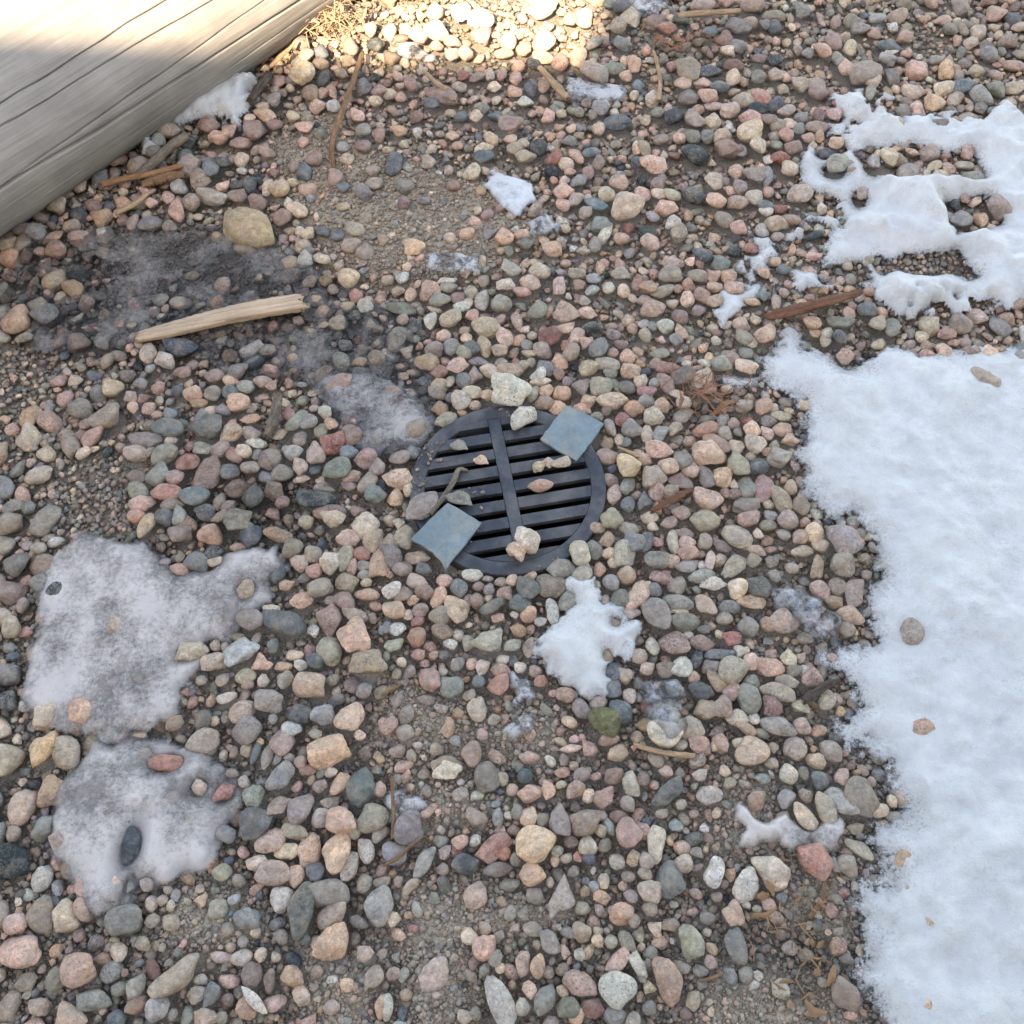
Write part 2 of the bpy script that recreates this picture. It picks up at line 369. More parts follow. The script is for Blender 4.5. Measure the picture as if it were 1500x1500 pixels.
REST_DATA = """\
363 -54 31 28 -10 pk;285 -151 40 20 10 gn;421 -310 28 24 31 pm;-240 -498 26 22 40 kw;-264 -570 26 21 -70 op;-369 -466 27 22 70 rm;258 198 45 23 -58 mp;232 130 33 30 -22 tn;
248 36 32 29 -21 pt;-219 -455 32 19 60 op;-83 234 35 30 -5 pm;155 57 33 27 -21 mp;519 1206 47 43 0 mk;487 561 41 33 -24 t;-567 -6 35 25 -33 n;-217 9 35 25 42 k;
-438 -715 26 18 30 op;-274 -713 26 18 20 kp;-40 -497 28 20 -15 pm;392 234 36 29 11 po;-21 -200 38 19 36 nd;299 -163 38 20 -5 wn;-576 670 35 42 0 pm;342 -233 26 27 21 g;
219 -297 26 25 -20 mk;-241 -564 24 22 90 bn;-279 427 34 35 0 to;51 353 38 29 72 ng;-169 -176 28 26 0 wg;87 -191 29 24 80 gn;-289 -115 29 26 -32 kt;422 -57 29 28 -11 kt;
-198 -511 25 21 80 tn;92 -634 24 20 -60 pk;127 -726 23 20 -20 gn;388 76 30 30 0 tn;-650 564 41 32 0 g;305 21 38 22 -67 ng;-140 401 37 32 34 po;149 -412 27 22 0 pk;
-291 -380 27 22 -10 wg;452 -173 30 25 -21 kp;-315 -554 25 20 20 wp;28 -497 26 20 80 ot;-338 65 33 26 -11 g;-7 294 40 26 -68 pt;101 -352 29 21 -60 kg;-546 -65 39 21 62 ok;
287 -312 34 19 -51 tp;-99 -185 34 21 80 op;20 -670 26 17 -80 pk;37 -673 26 17 80 op;-699 712 38 38 36 k;-600 264 37 28 90 t;-289 332 31 34 0 t;-219 255 36 28 90 t;
-446 226 34 29 63 gk;197 107 30 30 22 gn;-154 -138 28 26 -41 km;147 -324 26 23 60 bg;-307 -129 27 27 10 pt;246 -168 27 26 21 kn;480 -168 27 27 0 km;339 -285 26 24 41 pt;
-359 -518 24 22 0 bg;103 -532 23 22 0 tw;370 -442 25 22 -61 tn;364 -473 24 22 20 gw;324 -477 25 22 90 ko;-11 370 34 32 -23 nk;56 445 35 33 -23 tk;-413 -367 28 22 80 kn;
89 -461 25 21 10 pk;-70 1159 57 32 90 w;-48 1153 56 32 82 wt;72 1074 42 41 0 t;-168 502 36 32 0 o;475 848 42 37 -30 p;362 843 49 31 -74 k;617 706 42 34 41 gn;
-132 -161 29 23 0 kp;-137 -360 28 20 70 kn;-320 -664 24 18 35 kw;-368 -704 24 18 20 nt;412 154 35 26 53 op;-432 29 28 28 -32 bm;-203 -180 34 19 -5 op;-320 -416 35 15 80 nt;
262 -137 35 20 5 mb;298 -272 41 15 5 bg;158 -672 31 14 -60 wt;223 -554 22 21 -20 tk;563 328 42 25 -29 gn;-58 1093 39 44 0 p;-95 277 36 27 81 ng;-75 159 30 29 0 wt;
86 180 32 28 -43 op;-128 -248 27 23 61 ro;173 -150 27 25 0 ot;309 -327 25 23 20 pk;-358 -565 23 20 20 nt;140 -444 25 21 60 mk;326 -698 22 19 90 wt;396 291 36 27 90 nk;
388 107 29 29 0 op;-470 503 40 29 -23 k;289 601 41 30 -12 p;-565 377 38 28 0 t;-99 126 36 24 22 nt;140 311 37 26 -11 d;163 -11 36 21 71 pm;-365 -304 30 20 0 tk;
-148 -717 26 16 80 pt;651 318 44 23 73 kn;-152 -181 28 23 0 km;-93 -239 28 22 -26 pm;311 -365 26 21 20 wt;-584 826 39 36 0 m;357 911 43 35 -30 mb;-380 436 37 29 29 gm;
-269 -38 44 17 0 m;38 420 37 29 -28 kp;-118 379 36 28 28 ng;353 238 34 27 -17 ng;246 -94 39 17 -80 nt;-179 -578 21 21 40 kn;-172 -659 20 20 -40 kt;139 -552 21 21 60 nt;
447 -30 27 27 -43 km;-318 122 31 26 62 g;-138 -385 24 22 0 tn;401 -651 21 20 25 pm;375 463 32 33 23 bn;-255 494 33 32 0 k;142 1035 49 31 82 t;204 667 35 35 0 p;
420 937 41 36 42 b;393 576 40 29 -64 k;-453 72 31 26 43 km;-516 18 29 26 11 mp;202 223 31 28 -22 tp;79 -333 25 21 15 pm;-160 -376 26 20 70 p;-520 -52 28 25 0 gb;
267 -113 28 24 21 po;437 -341 27 21 80 kt;286 -401 25 20 -51 mp;197 -423 24 21 0 kt;231 -322 25 22 0 gk;-412 -624 23 19 -30 tk;617 359 32 31 0 gb;212 1000 48 31 0 n;
414 1209 51 34 0 m;165 240 39 22 -5 tn;225 -153 34 18 -8 pm;-142 -717 28 14 90 kw;292 465 42 25 0 kt;263 230 39 22 5 mr;-414 586 38 31 35 pm;-388 468 34 30 0 t;
-53 215 36 23 85 km;133 229 32 27 17 tn;-437 -109 29 23 21 d;210 -24 32 22 80 bg;343 633 43 27 -35 d;424 615 40 29 6 pt;-424 251 37 24 22 gb;386 -313 30 18 -21 k;
-658 812 39 33 0 k;464 899 42 34 -25 k;-569 251 34 26 -11 wt;-45 379 40 24 72 nw;-169 55 32 23 0 nt;-10 -296 28 19 -15 pm;146 -646 25 16 -60 ng;242 410 38 26 -44 op;
-277 248 28 31 0 g;-71 -172 26 23 80 gb;-496 -51 28 25 62 wg;385 433 35 28 90 op;285 32 27 26 42 pt;562 257 28 31 0 pk;-482 862 48 28 -34 po;-6 527 33 32 -23 po;
82 245 29 29 11 op;-409 102 34 22 -22 nt;-479 73 33 22 -5 nt;333 434 37 26 -17 kn;-426 652 37 32 -35 to;322 853 41 33 46 d;501 909 37 37 0 rp;59 160 30 26 0 mp;
115 298 36 24 72 pt;205 -96 30 21 85 gd;409 -423 25 19 -31 ko;54 -463 25 18 80 po;516 325 31 29 0 op;-278 549 35 30 0 k;436 874 40 33 24 t;-483 217 32 26 5 m;
-59 180 31 25 0 tw;58 269 33 26 -17 kt;470 -191 28 21 0 ok;32 -631 24 16 -10 nk;162 611 43 25 -35 b;-510 -29 34 20 22 k;456 -134 35 17 80 ok;-284 -689 26 14 85 mk;
-498 415 28 33 0 pm;-112 197 28 28 -53 to;-1 -182 24 24 46 pm;-188 1102 38 39 -37 p;157 1159 36 42 0 w;103 647 32 34 -24 p;182 636 35 31 50 t;642 1046 35 41 0 p;
686 992 41 35 57 p;405 990 54 26 25 bd;530 704 35 33 46 t;380 618 32 34 24 po;453 627 31 35 0 tk;249 640 37 30 64 pt;717 722 33 36 24 t;-644 374 35 26 90 mp;
-322 38 29 23 90 tp;-202 37 28 24 62 km;-306 221 37 21 63 kt;-40 278 39 21 -72 t;105 263 31 26 63 tm;-120 -179 24 23 21 m;-52 -149 29 19 -5 w;181 -72 30 20 -5 kn;
185 -276 24 22 41 k;-455 -47 31 21 -5 g;318 -201 29 19 -5 gn;398 -376 23 21 -15 kp;35 -593 21 19 -10 nk;20 -717 20 18 90 kn;82 -728 20 18 20 op;410 -449 23 20 -51 bn;
481 -488 22 20 0 t;435 108 32 23 5 pk;128 -109 27 22 -52 ng;124 -343 24 20 20 km;-269 -281 25 21 -21 bd;279 135 28 26 0 gk;-608 590 41 26 -69 p;-586 617 34 31 0 k;
168 562 34 30 0 g;77 503 33 29 0 to;396 912 37 34 0 p;252 514 33 29 0 p;-514 182 31 25 -22 po;-400 37 29 23 -11 k;-125 270 31 25 -22 nt;184 5 31 21 76 gn;
-480 -64 28 22 -22 op;261 -46 28 22 21 kp;437 -86 28 22 16 kp;481 -235 26 21 0 kt;372 -228 26 20 -21 pm;-163 -518 24 17 60 mg;173 -512 24 17 -50 pm;393 408 33 27 -23 pk;
241 97 32 21 72 g;-389 600 39 26 -12 t;197 440 34 26 0 tn;-433 -50 30 20 37 tp;-252 65 26 25 48 bg;202 149 27 27 33 op;29 -212 23 23 0 op;163 -305 22 22 0 t;
-197 -326 22 21 46 kg;392 -280 24 21 90 t;338 -314 22 22 -31 nk;28 -699 19 18 -20 po;336 386 29 30 34 pm;-560 789 35 33 -36 p;-602 381 29 30 0 g;-336 -150 25 22 21 db;
-60 -527 21 18 30 p;175 542 48 20 77 w;563 1174 47 31 0 k;88 737 37 30 41 r;787 1072 49 28 0 b;617 947 42 30 -25 k;95 313 34 23 5 po;136 -395 27 16 10 pm;
30 -418 27 16 -5 pt;-216 -113 26 21 -5 mr;-307 -311 25 19 61 tn;-450 -372 24 19 21 ko;318 -249 25 20 21 r;269 402 43 20 34 nt;-281 508 33 27 0 k;-193 655 34 29 0 g;
514 571 35 28 -24 m;24 397 32 26 11 rp;-160 -260 26 18 0 nt;204 -260 27 18 -75 nw;400 -348 25 18 -26 t;-260 931 30 39 0 m;-466 618 33 30 64 m;671 1082 31 42 0 m;
-360 474 30 29 55 wg;134 352 27 29 -34 pm;326 -268 22 22 51 tw;-403 -459 20 21 0 t;156 -480 19 20 0 kg;23 -444 20 20 30 bd;148 -731 18 18 0 nt;176 -552 19 19 -20 kt;
-396 922 32 37 0 m;-269 641 30 33 0 g;449 1097 33 39 0 m;150 -162 23 22 -10 ng;-62 -468 21 19 60 kn;82 -527 20 18 0 m;-14 -664 19 17 40 nt;440 -446 22 19 90 pm;
287 -682 19 17 90 nk;-116 181 33 21 -33 km;29 -263 28 16 85 tk;-685 566 38 24 90 mk;-433 1081 35 37 0 k;125 623 37 25 73 k;733 961 34 36 0 t;528 829 37 31 46 k;
476 761 33 32 24 t;-429 194 27 25 0 ng;-452 182 27 25 0 bn;-30 224 30 23 -53 t;-109 151 27 24 -22 op;193 192 28 24 -33 n;62 229 28 25 -22 bn;-178 -96 27 20 61 tk;
213 -174 24 21 -21 gd;283 -292 23 20 0 mb;252 -423 22 18 20 k;-208 -717 20 16 0 tk;369 252 28 26 0 mk;443 88 27 24 11 po;-317 357 30 25 0 op;-246 249 29 24 0 ot;
80 150 28 23 0 ot;49 215 29 23 16 w;7 -259 25 18 20 nk;168 -334 25 17 -70 tk;264 -280 26 17 80 db;221 98 31 20 81 tk;72 1031 45 27 0 tp;330 1131 47 28 13 rp;
490 873 44 25 -12 d;598 821 43 25 0 mk;-245 226 33 21 5 ng;-461 -36 33 17 0 g;437 -108 30 18 0 tk;317 -100 31 17 -32 km;321 -379 30 14 -31 om;-182 -623 25 13 -20 ng;
-516 777 36 29 0 m;-503 631 34 27 0 m;130 741 42 24 -65 po;308 1150 39 33 0 m;456 1008 39 30 25 rm;485 687 43 22 81 g;252 542 37 23 -50 d;-574 20 29 21 0 kp;
-429 60 30 20 -38 mr;-242 22 29 20 21 km;177 -210 26 18 0 kn;-483 -139 27 19 -21 pr;-376 -728 22 14 80 ng;145 -496 24 15 0 mp;226 181 30 22 0 mr;-386 695 28 34 0 b;
30 734 32 31 51 t;529 888 37 30 65 db;416 551 27 32 0 p;-73 203 28 23 90 bg;198 252 25 27 0 p;-173 -15 23 24 0 op;-35 -291 21 20 31 tk;110 -406 21 19 90 pm;
293 -93 24 21 90 k;-141 -620 18 17 50 ot;177 -608 19 18 40 km;267 322 27 27 44 nw;-416 1037 33 36 0 k;-368 728 30 32 0 m;-325 679 30 31 0 m;104 1015 33 36 0 mr;
57 761 31 32 0 d;516 733 34 30 46 r;-402 272 27 26 0 kg;-329 92 28 21 81 km;-156 -235 23 20 0 w;-284 -143 23 21 0 p;-275 -640 19 16 -20 nk;154 -594 20 17 -10 kg;
160 -548 20 17 90 o;246 153 26 24 -5 po;-251 666 31 29 0 k;-483 662 39 24 81 d;350 951 34 33 0 p;-246 364 29 25 -17 wt;-483 182 28 23 -28 gt;-298 107 30 20 81 tk;
-75 263 28 24 -11 nt;15 333 41 17 -77 pm;-122 -582 26 12 40 pt;98 -442 22 17 20 k;354 375 29 26 0 to;293 345 32 23 -59 mp;397 326 29 25 0 ko;626 326 29 26 0 t;
-450 394 34 22 23 g;-399 822 34 29 0 p;-441 -22 30 18 81 t;-62 273 31 22 -33 bg;-113 224 30 22 -22 mr;120 150 29 21 -11 po;-357 937 52 20 -78 p;-465 902 30 34 0 g;
-293 943 37 29 65 g;-282 814 29 33 0 g;-619 778 29 33 0 d;-157 1184 32 38 0 w;-1 1081 34 35 37 kw;30 1059 31 36 0 p;180 879 32 32 -36 g;-68 695 34 27 64 t;
229 1132 32 37 0 k;624 1190 43 29 90 g;453 972 40 27 90 t;261 768 37 26 90 t;428 695 28 32 0 t;307 537 30 27 45 k;-415 66 24 23 22 t;-250 192 33 19 5 wt;
128 285 28 23 63 p;182 -32 25 20 90 gb;-126 -205 22 20 -41 m;-44 -191 23 19 90 m;-436 -622 18 17 0 nk;-345 -663 24 12 0 tk;-449 -580 19 17 -20 kt;-442 -647 18 17 0 k;
-167 -461 20 17 90 pt;389 -470 20 18 0 mk;162 -678 24 12 90 gw;179 -448 20 17 90 mp;213 51 24 23 -22 po;-397 83 29 19 -11 wt;-385 -335 26 15 26 tw;243 -63 28 18 21 mp;
299 -125 29 16 85 tk;252 262 31 21 -11 n;-379 887 32 32 0 p;-375 650 30 29 0 po;-368 508 29 27 0 k;471 1070 34 33 25 g;355 795 31 31 0 n;-235 332 27 25 0 nt;
-403 207 27 23 22 mp;-372 22 25 21 -32 g;88 411 33 22 81 tp;-92 -158 23 19 -10 p;5 -613 20 15 60 kg;325 187 26 23 0 mp;157 752 32 28 0 b;242 1197 36 33 0 b;
235 1076 35 32 0 g;637 855 33 30 0 p;411 793 34 28 30 t;302 633 32 26 -24 t;121 441 30 24 -11 k;-146 -409 22 16 0 k;-562 -49 25 20 -11 pr;-331 -258 25 16 80 nb;
214 -53 25 19 0 t;247 -619 21 14 0 kn;-414 132 31 18 5 po;-50 246 32 19 0 ng;437 134 31 18 -9 nt;-393 232 29 21 0 p;-537 225 29 21 5 mp;-6 417 31 22 11 wt;
540 977 29 35 0 k;585 948 34 31 -57 t;-465 263 24 26 0 ot;-168 267 25 25 -33 nt;-65 397 29 23 90 kn;362 -126 21 21 0 kn;-191 -693 17 16 -50 po;46 -501 19 17 90 nk;
127 -646 17 16 90 nt;325 -604 17 17 0 pt;284 161 23 25 -11 tw;360 74 22 24 0 t;560 296 26 25 44 gb;69 946 39 25 90 p;-35 783 30 30 -24 to;431 655 35 24 81 k;
-274 280 25 24 0 g;-15 267 25 24 0 t;-123 -140 22 20 0 gd;148 -91 24 19 71 to;-70 -287 22 17 70 k;466 -100 23 20 16 ko;267 -97 23 20 -21 kp;-246 -458 20 17 0 k;
13 -490 20 16 90 n;124 -532 19 16 20 kn;331 -618 19 15 -40 ok;224 162 25 23 -22 ng;344 99 24 22 -16 tn;249 -8 23 21 0 mt;-375 973 42 24 82 d;-614 657 30 27 0 gw;
14 973 41 24 82 p;12 762 32 28 -24 k;545 764 31 29 0 m;-134 334 32 20 85 w;-80 -540 20 15 70 kn;380 154 26 22 0 nk;-118 1089 40 27 -25 p;-11 1050 38 27 0 p;
778 1163 43 27 37 g;547 871 39 24 36 k;619 922 37 26 0 m;-503 162 31 18 -22 op;264 -78 28 16 -10 k;-158 -577 23 12 10 tk;-102 -488 26 12 50 pm;131 -508 24 13 -65 bw;
-155 892 34 27 -18 b;40 179 31 18 81 nt;-336 -413 30 11 85 bn;-12 -496 22 14 80 ng;-152 719 25 32 0 k;256 1009 27 36 0 p;736 1129 36 31 -66 n;674 1026 27 36 0 n;
775 977 27 36 0 g;398 836 29 31 46 t;-502 377 23 28 0 or;-401 324 23 27 0 p;-353 138 21 24 0 m;-344 -23 20 23 0 p;75 -159 20 20 -51 b;-274 -425 18 18 0 p;
-395 -309 18 20 0 kt;390 -150 19 21 0 gk;397 -297 19 20 -21 nk;194 -294 19 19 0 tp;191 -348 18 19 0 rm;107 -470 17 18 0 ot;-4 -541 17 17 30 ro;156 -622 16 16 0 k;
169 -717 16 16 0 ng;309 381 23 27 0 pt;-386 1048 29 34 0 b;109 719 27 30 0 t;130 673 32 25 64 g;-38 591 27 27 23 m;505 973 29 33 0 mb;201 401 29 22 72 pt;
183 128 23 23 0 rm;158 14 22 21 0 m;-148 66 24 21 48 bg;243 -128 21 20 0 op;391 -126 21 20 0 kn;-342 -632 17 16 0 kg;173 -566 18 16 0 kt;-46 735 37 22 6 b;
-364 805 29 29 0 n;-330 1076 31 32 0 k;-279 762 29 28 0 m;-250 1121 42 25 90 w;-241 1030 31 31 0 m;155 512 33 21 90 k;-105 660 28 27 0 m;508 842 30 29 0 m;
536 796 30 28 24 p;-456 209 25 22 -17 ot;-493 140 28 19 81 g;205 57 26 18 90 p;45 -313 21 17 30 ro;-304 -60 23 19 32 t;-168 -374 21 16 90 p;310 -218 22 18 -15 tk;
232 -402 20 16 0 tn;253 -443 20 16 0 tk;265 111 29 17 38 kt;539 306 25 23 0 wg;509 1151 34 31 0 m;85 -370 22 15 -20 to;420 -382 21 15 10 op;-48 759 36 22 12 t;
390 954 38 24 -12 p;163 111 33 15 -76 tk;370 -108 27 15 -10 pt;-253 800 33 24 90 m;-675 785 33 24 90 g;-308 537 24 28 0 b;175 1077 39 25 42 g;30 513 30 21 -11 n;
775 1028 34 27 0 g;285 907 33 27 65 tw;385 795 26 31 0 g;554 535 38 18 24 d;-332 476 30 21 0 t;-321 428 23 26 0 o;-264 389 23 26 0 rp;-542 138 21 23 0 b;
-295 145 21 23 0 wt;-283 0 31 14 0 nk;-109 302 23 25 0 op;53 203 33 15 0 t;18 -293 19 17 90 wt;-40 -312 18 18 0 bn;-298 -273 23 15 0 t;392 -64 25 16 -5 nk;
-265 -435 22 14 0 p;-6 -447 18 16 90 t;-136 -681 16 15 0 km;246 -668 16 15 90 k;230 300 26 21 90 tn;434 2 23 19 90 ok;462 376 34 17 81 kt;-465 958 31 29 36 p;
-372 922 36 24 74 p;-457 830 28 29 0 m;-449 658 33 22 81 t;-616 557 26 26 0 k;-282 120 23 21 0 op;61 184 23 22 -11 op;130 164 23 21 0 op;-163 -65 21 19 0 t;
134 -71 22 19 21 pt;-322 -166 21 18 -21 po;-298 -660 17 14 70 t;104 -548 18 15 -20 bd;413 -556 19 15 90 ng;-255 699 28 25 0 k;298 561 27 24 0 w;-333 384 26 22 0 op;
-425 -33 24 18 42 tn;-169 396 31 19 85 po;136 -138 24 16 80 po;85 -406 29 10 5 pw;-210 -134 22 17 0 kn;233 -679 18 13 -20 n;359 409 26 22 11 po;291 308 29 19 -63 pt;
416 124 24 20 0 kn;177 197 32 15 -67 n;-464 751 32 24 -24 m;32 899 32 25 18 w;-542 810 24 31 0 p;704 1065 26 34 0 t;547 1029 26 34 0 d;608 852 25 32 0 m;
-275 -237 18 19 0 wk;334 -365 17 18 0 wt;-346 -451 16 17 0 k;-228 -679 15 15 0 kp;110 -645 15 15 0 ok;-81 -560 16 16 0 km;315 415 22 26 0 mr;-340 989 27 31 0 k;
-507 731 25 28 0 t;-336 542 24 26 0 b;-330 1027 31 29 -47 k;-218 1130 37 25 90 t;128 1150 28 33 0 t;-117 1038 32 28 52 g;-30 942 27 30 0 t;12 926 27 30 0 p;
79 852 32 25 65 p;170 724 32 22 90 m;559 1133 35 27 66 b;629 776 26 29 0 p;444 755 32 22 90 g;278 664 25 27 0 m;459 546 24 26 0 g;-383 251 22 23 0 t;
-613 176 22 22 0 pk;-88 384 23 24 0 m;-200 235 25 19 90 n;7 -158 20 17 61 tp;-34 -388 18 16 -30 pm;140 -276 20 16 90 ko;-337 -311 19 16 90 wp;-349 -408 19 15 90 k;
412 -82 20 19 0 kn;-339 -597 16 15 0 gw;-337 -729 16 14 0 kn;391 -440 18 15 90 n;209 -438 18 16 0 pm;397 264 22 23 0 g;-297 855 28 27 0 p;-679 753 27 27 0 g;
-620 746 27 26 0 b;-543 722 27 26 0 d;-506 521 31 20 81 n;-278 1071 30 30 0 d;-89 1038 29 29 0 p;44 939 35 23 -65 b;212 629 27 24 24 w;203 523 26 24 0 p;
364 1157 30 30 0 b;-375 323 25 21 -23 p;-152 -3 24 17 80 t;249 -208 20 16 0 ot;-214 812 33 23 0 o;-24 857 37 21 -12 b;346 493 33 18 0 b;-281 -45 28 14 0 p;
-339 -203 24 14 0 t;-497 -388 25 12 -5 ok;-384 1013 31 27 0 m;-65 974 33 25 36 k;101 616 30 22 -35 p;49 596 29 22 29 k;24 536 27 22 0 p;217 1216 32 29 0 b;
466 1216 32 29 0 p;516 1031 32 26 25 m;472 607 29 22 -24 b;279 638 28 23 0 t;-245 4 23 17 0 m;-572 119 24 18 0 m;18 293 26 19 33 po;97 282 29 17 72 rp;
149 427 26 21 0 g;226 419 31 18 72 mr;-80 363 26 20 -17 wg;-174 122 24 18 0 p;-91 -351 20 14 0 k;-229 -134 24 15 85 pt;343 -386 20 14 -31 kn;-470 -580 20 12 80 ng;
353 480 27 21 0 d;-291 1127 26 32 0 t;-198 947 25 30 0 m;-64 850 25 29 0 t;82 701 26 25 -46 d;-194 617 25 25 45 m;450 1051 31 28 57 t;516 800 24 29 0 n;
-363 102 22 19 72 k;-581 152 23 19 90 p;-34 177 22 20 43 ot;83 217 21 21 33 m;-175 162 21 21 33 rp;-52 -332 18 16 60 kp;154 -225 18 17 -41 k;259 -306 17 17 0 po;
6 -461 16 15 40 ok;120 -515 16 15 90 t;-120 -704 15 14 0 ko;411 100 23 18 90 pk;582 349 26 20 90 pk;-347 883 26 28 0 w;-93 853 26 27 0 b;150 701 31 21 81 m;
294 868 26 27 0 n;472 594 25 24 -12 wt;688 713 32 21 90 g;156 83 21 19 0 mk;-26 -173 20 16 71 nk;-125 -273 19 16 0 mp;-258 -387 18 15 0 tn;-428 -598 16 14 0 k;
-39 -469 17 14 0 nw;152 -570 17 14 0 no;360 435 23 23 0 po;408 287 22 21 0 tn;343 125 24 17 81 gn;-631 634 32 20 -65 p;-264 579 26 22 0 k;419 1114 30 28 -13 b;
-80 -257 20 15 0 wk;-124 -682 17 12 60 nw;248 -653 17 12 -50 o;410 -665 17 12 0 nk;-104 408 29 17 0 n;-312 -290 23 12 0 ot;-74 537 27 20 0 o;408 888 37 19 0 k;
295 790 29 22 0 k;-459 147 24 17 0 g;-433 -126 22 15 5 t;444 -189 22 14 0 ng;-237 921 27 26 56 t;-219 289 20 23 0 t;-205 267 19 23 0 t;-424 -310 16 17 0 tk;
-246 -643 14 14 0 bn;287 -437 15 16 0 t;246 242 21 21 44 m;-364 538 23 24 0 t;-91 974 25 28 0 r;141 592 23 24 0 k;429 822 24 27 0 w;-73 312 21 21 0 mo;
-62 346 21 22 0 po;-138 -189 18 16 41 po;149 -114 19 17 42 op;-18 -367 17 15 50 nt;-367 -687 15 13 0 wt;-321 -645 15 13 90 kg;-41 -525 16 14 90 wt;11 -550 16 14 -50 k;
360 119 20 20 0 mp;347 -12 20 18 32 m;519 308 25 18 90 ot;-318 765 26 24 0 g;-307 732 25 24 0 t;-309 658 25 23 0 b;-358 494 24 22 0 g;-325 1061 30 26 -37 k;
-39 985 35 20 90 k;19 1006 27 27 0 p;50 1009 27 27 0 d;-181 851 26 25 0 m;133 498 24 21 0 k;723 1154 28 28 0 n;724 927 34 21 74 g;374 876 26 25 0 p;
563 816 27 24 24 bk;263 581 25 22 -23 g;650 627 30 19 73 k;-277 367 23 20 0 t;-290 16 21 17 0 t;168 218 22 19 0 n;145 404 24 20 23 gw;-187 431 23 21 0 wg;
188 279 22 19 0 m;98 207 24 17 63 m;-172 -230 20 14 80 g;-128 -223 19 15 21 rm;-57 -191 20 14 90 mk;-209 -149 20 16 0 ng;-256 -189 19 15 0 k;-288 -289 19 15 0 w;
-359 -316 18 14 0 pk;398 -48 20 17 0 g;418 -136 20 16 0 t;350 -427 18 14 0 k;-363 -440 18 14 0 k;-185 -642 16 12 90 kn;-233 -438 18 13 30 tw;67 -700 16 12 -50 to;
235 -590 17 12 -30 pm;200 -492 17 13 0 t;235 380 23 20 0 km;326 357 23 20 0 mk;282 290 22 20 0 ng;441 384 23 21 0 bg;220 206 25 16 81 t;-305 608 26 21 0 t;
-100 941 29 24 0 k;178 303 24 18 0 mb;-35 536 24 21 64 g;-245 273 20 21 0 t;-479 147 20 19 33 tp;-592 171 21 18 63 mp;-606 154 19 20 0 p;-92 172 20 19 48 g;
124 413 20 22 0 or;-143 -213 17 16 0 t;-50 -287 17 15 46 pt;203 -340 16 15 0 t;123 -494 15 14 90 kw;88 -660 14 13 90 wn;84 -563 15 14 0 tn;64 -539 15 14 0 wn;
227 -480 15 14 0 tk;-434 1020 26 27 0 g;-533 656 23 23 0 p;-51 876 25 25 0 g;175 819 24 25 0 t;572 848 25 25 0 g;330 792 24 24 0 p;-320 20 26 13 0 tw;
-194 7 26 13 90 d;-208 182 25 15 0 t;-70 295 21 19 0 op;-139 206 21 19 0 b;-53 156 20 18 0 tp;140 -189 19 14 71 t;-10 -161 18 15 0 mk;-42 -167 18 15 0 mp;
46 -222 18 15 -20 wg;-14 -216 18 15 0 p;-7 -280 17 14 0 tn;-297 -153 18 16 0 gn;379 -588 16 12 80 n;419 -590 15 13 0 rm;333 -7 21 15 80 mp;-440 962 27 24 0 g;
-509 666 25 21 0 d;-150 1073 28 25 0 m;117 783 26 22 0 g;432 499 24 20 0 rm;-555 442 24 19 0 t;-263 350 23 18 0 n;-301 35 21 16 0 b;-604 202 22 18 0 g;
-95 204 25 15 85 tk;-107 425 32 14 0 w;142 134 21 16 0 nk;-246 -439 18 12 80 n;-423 854 29 20 -24 t;-224 1099 30 23 0 m;607 750 27 20 0 b;273 178 23 15 0 t;
-395 779 21 26 0 p;-608 358 19 22 0 t;35 -149 16 16 51 op;-70 -396 14 15 0 g;-412 -259 15 16 0 t;413 -296 15 16 0 w;356 -406 14 15 0 ko;98 -587 13 13 0 ko;
228 -440 14 15 0 nk;-670 501 21 22 0 t;-106 530 22 21 -23 p;236 974 24 26 0 p;244 732 28 19 90 b;248 772 28 19 90 o;541 1143 25 28 0 g;691 1151 33 21 90 m;
763 1117 25 28 0 p;617 1050 24 27 0 g;549 828 23 25 0 p;485 530 21 22 0 k;-618 325 20 20 0 w;-563 68 21 16 90 t;31 281 20 19 0 n;175 408 22 19 49 tw;
-70 376 20 20 0 t;214 204 22 16 90 t;186 86 18 18 0 bn;176 91 21 16 90 t;25 237 19 19 0 k;155 -129 18 15 90 t;-89 -273 16 15 0 n;-395 -408 16 13 90 n;
-198 -388 16 14 0 p;526 -147 19 15 90 k;308 -400 16 14 0 t;-394 -725 14 12 90 n;-412 -592 15 12 90 gn;114 -610 14 12 90 k;75 -547 15 13 0 tn;261 -594 14 12 0 mk;
342 -594 14 13 0 gb;500 -477 16 13 90 t;240 -541 15 13 0 kn;397 -26 18 17 0 t;534 290 23 17 90 t;-12 243 21 17 0 km;-127 359 26 15 -11 t;421 376 26 15 0 op;
-265 902 27 21 0 t;28 776 26 20 0 k;-158 621 25 19 0 g;498 599 25 19 0 r;-251 294 23 16 0 r;-391 294 23 16 0 p;-176 238 23 16 22 pm;-157 225 22 16 0 t;
-193 256 23 15 -33 nb;180 -315 19 11 90 nt;-305 -420 18 11 80 g;278 -235 19 12 0 n;383 126 21 15 0 r;104 679 20 23 0 p;325 658 25 19 90 m;-394 62 19 16 90 g;
-168 306 18 20 0 tk;-136 170 18 18 0 g;-43 423 22 17 90 k;-154 -301 16 14 90 k;-443 -326 15 15 0 pr;218 -69 16 16 0 t;374 -81 18 15 90 pw;-307 -635 13 12 90 t;
-65 -539 14 13 0 rm;-136 -576 14 12 90 mk;246 325 22 17 90 g;472 466 19 21 0 op;365 106 19 16 90 gn;-508 851 23 23 0 t;-528 534 21 20 0 o;514 771 22 22 0 n;
-593 437 21 19 29 t;-388 197 19 17 22 p;175 263 20 17 -22 kp;-290 -419 15 12 0 nt;422 335 20 18 0 ko;72 -397 19 10 -20 to;-405 673 23 19 0 o;3 788 24 20 0 p;
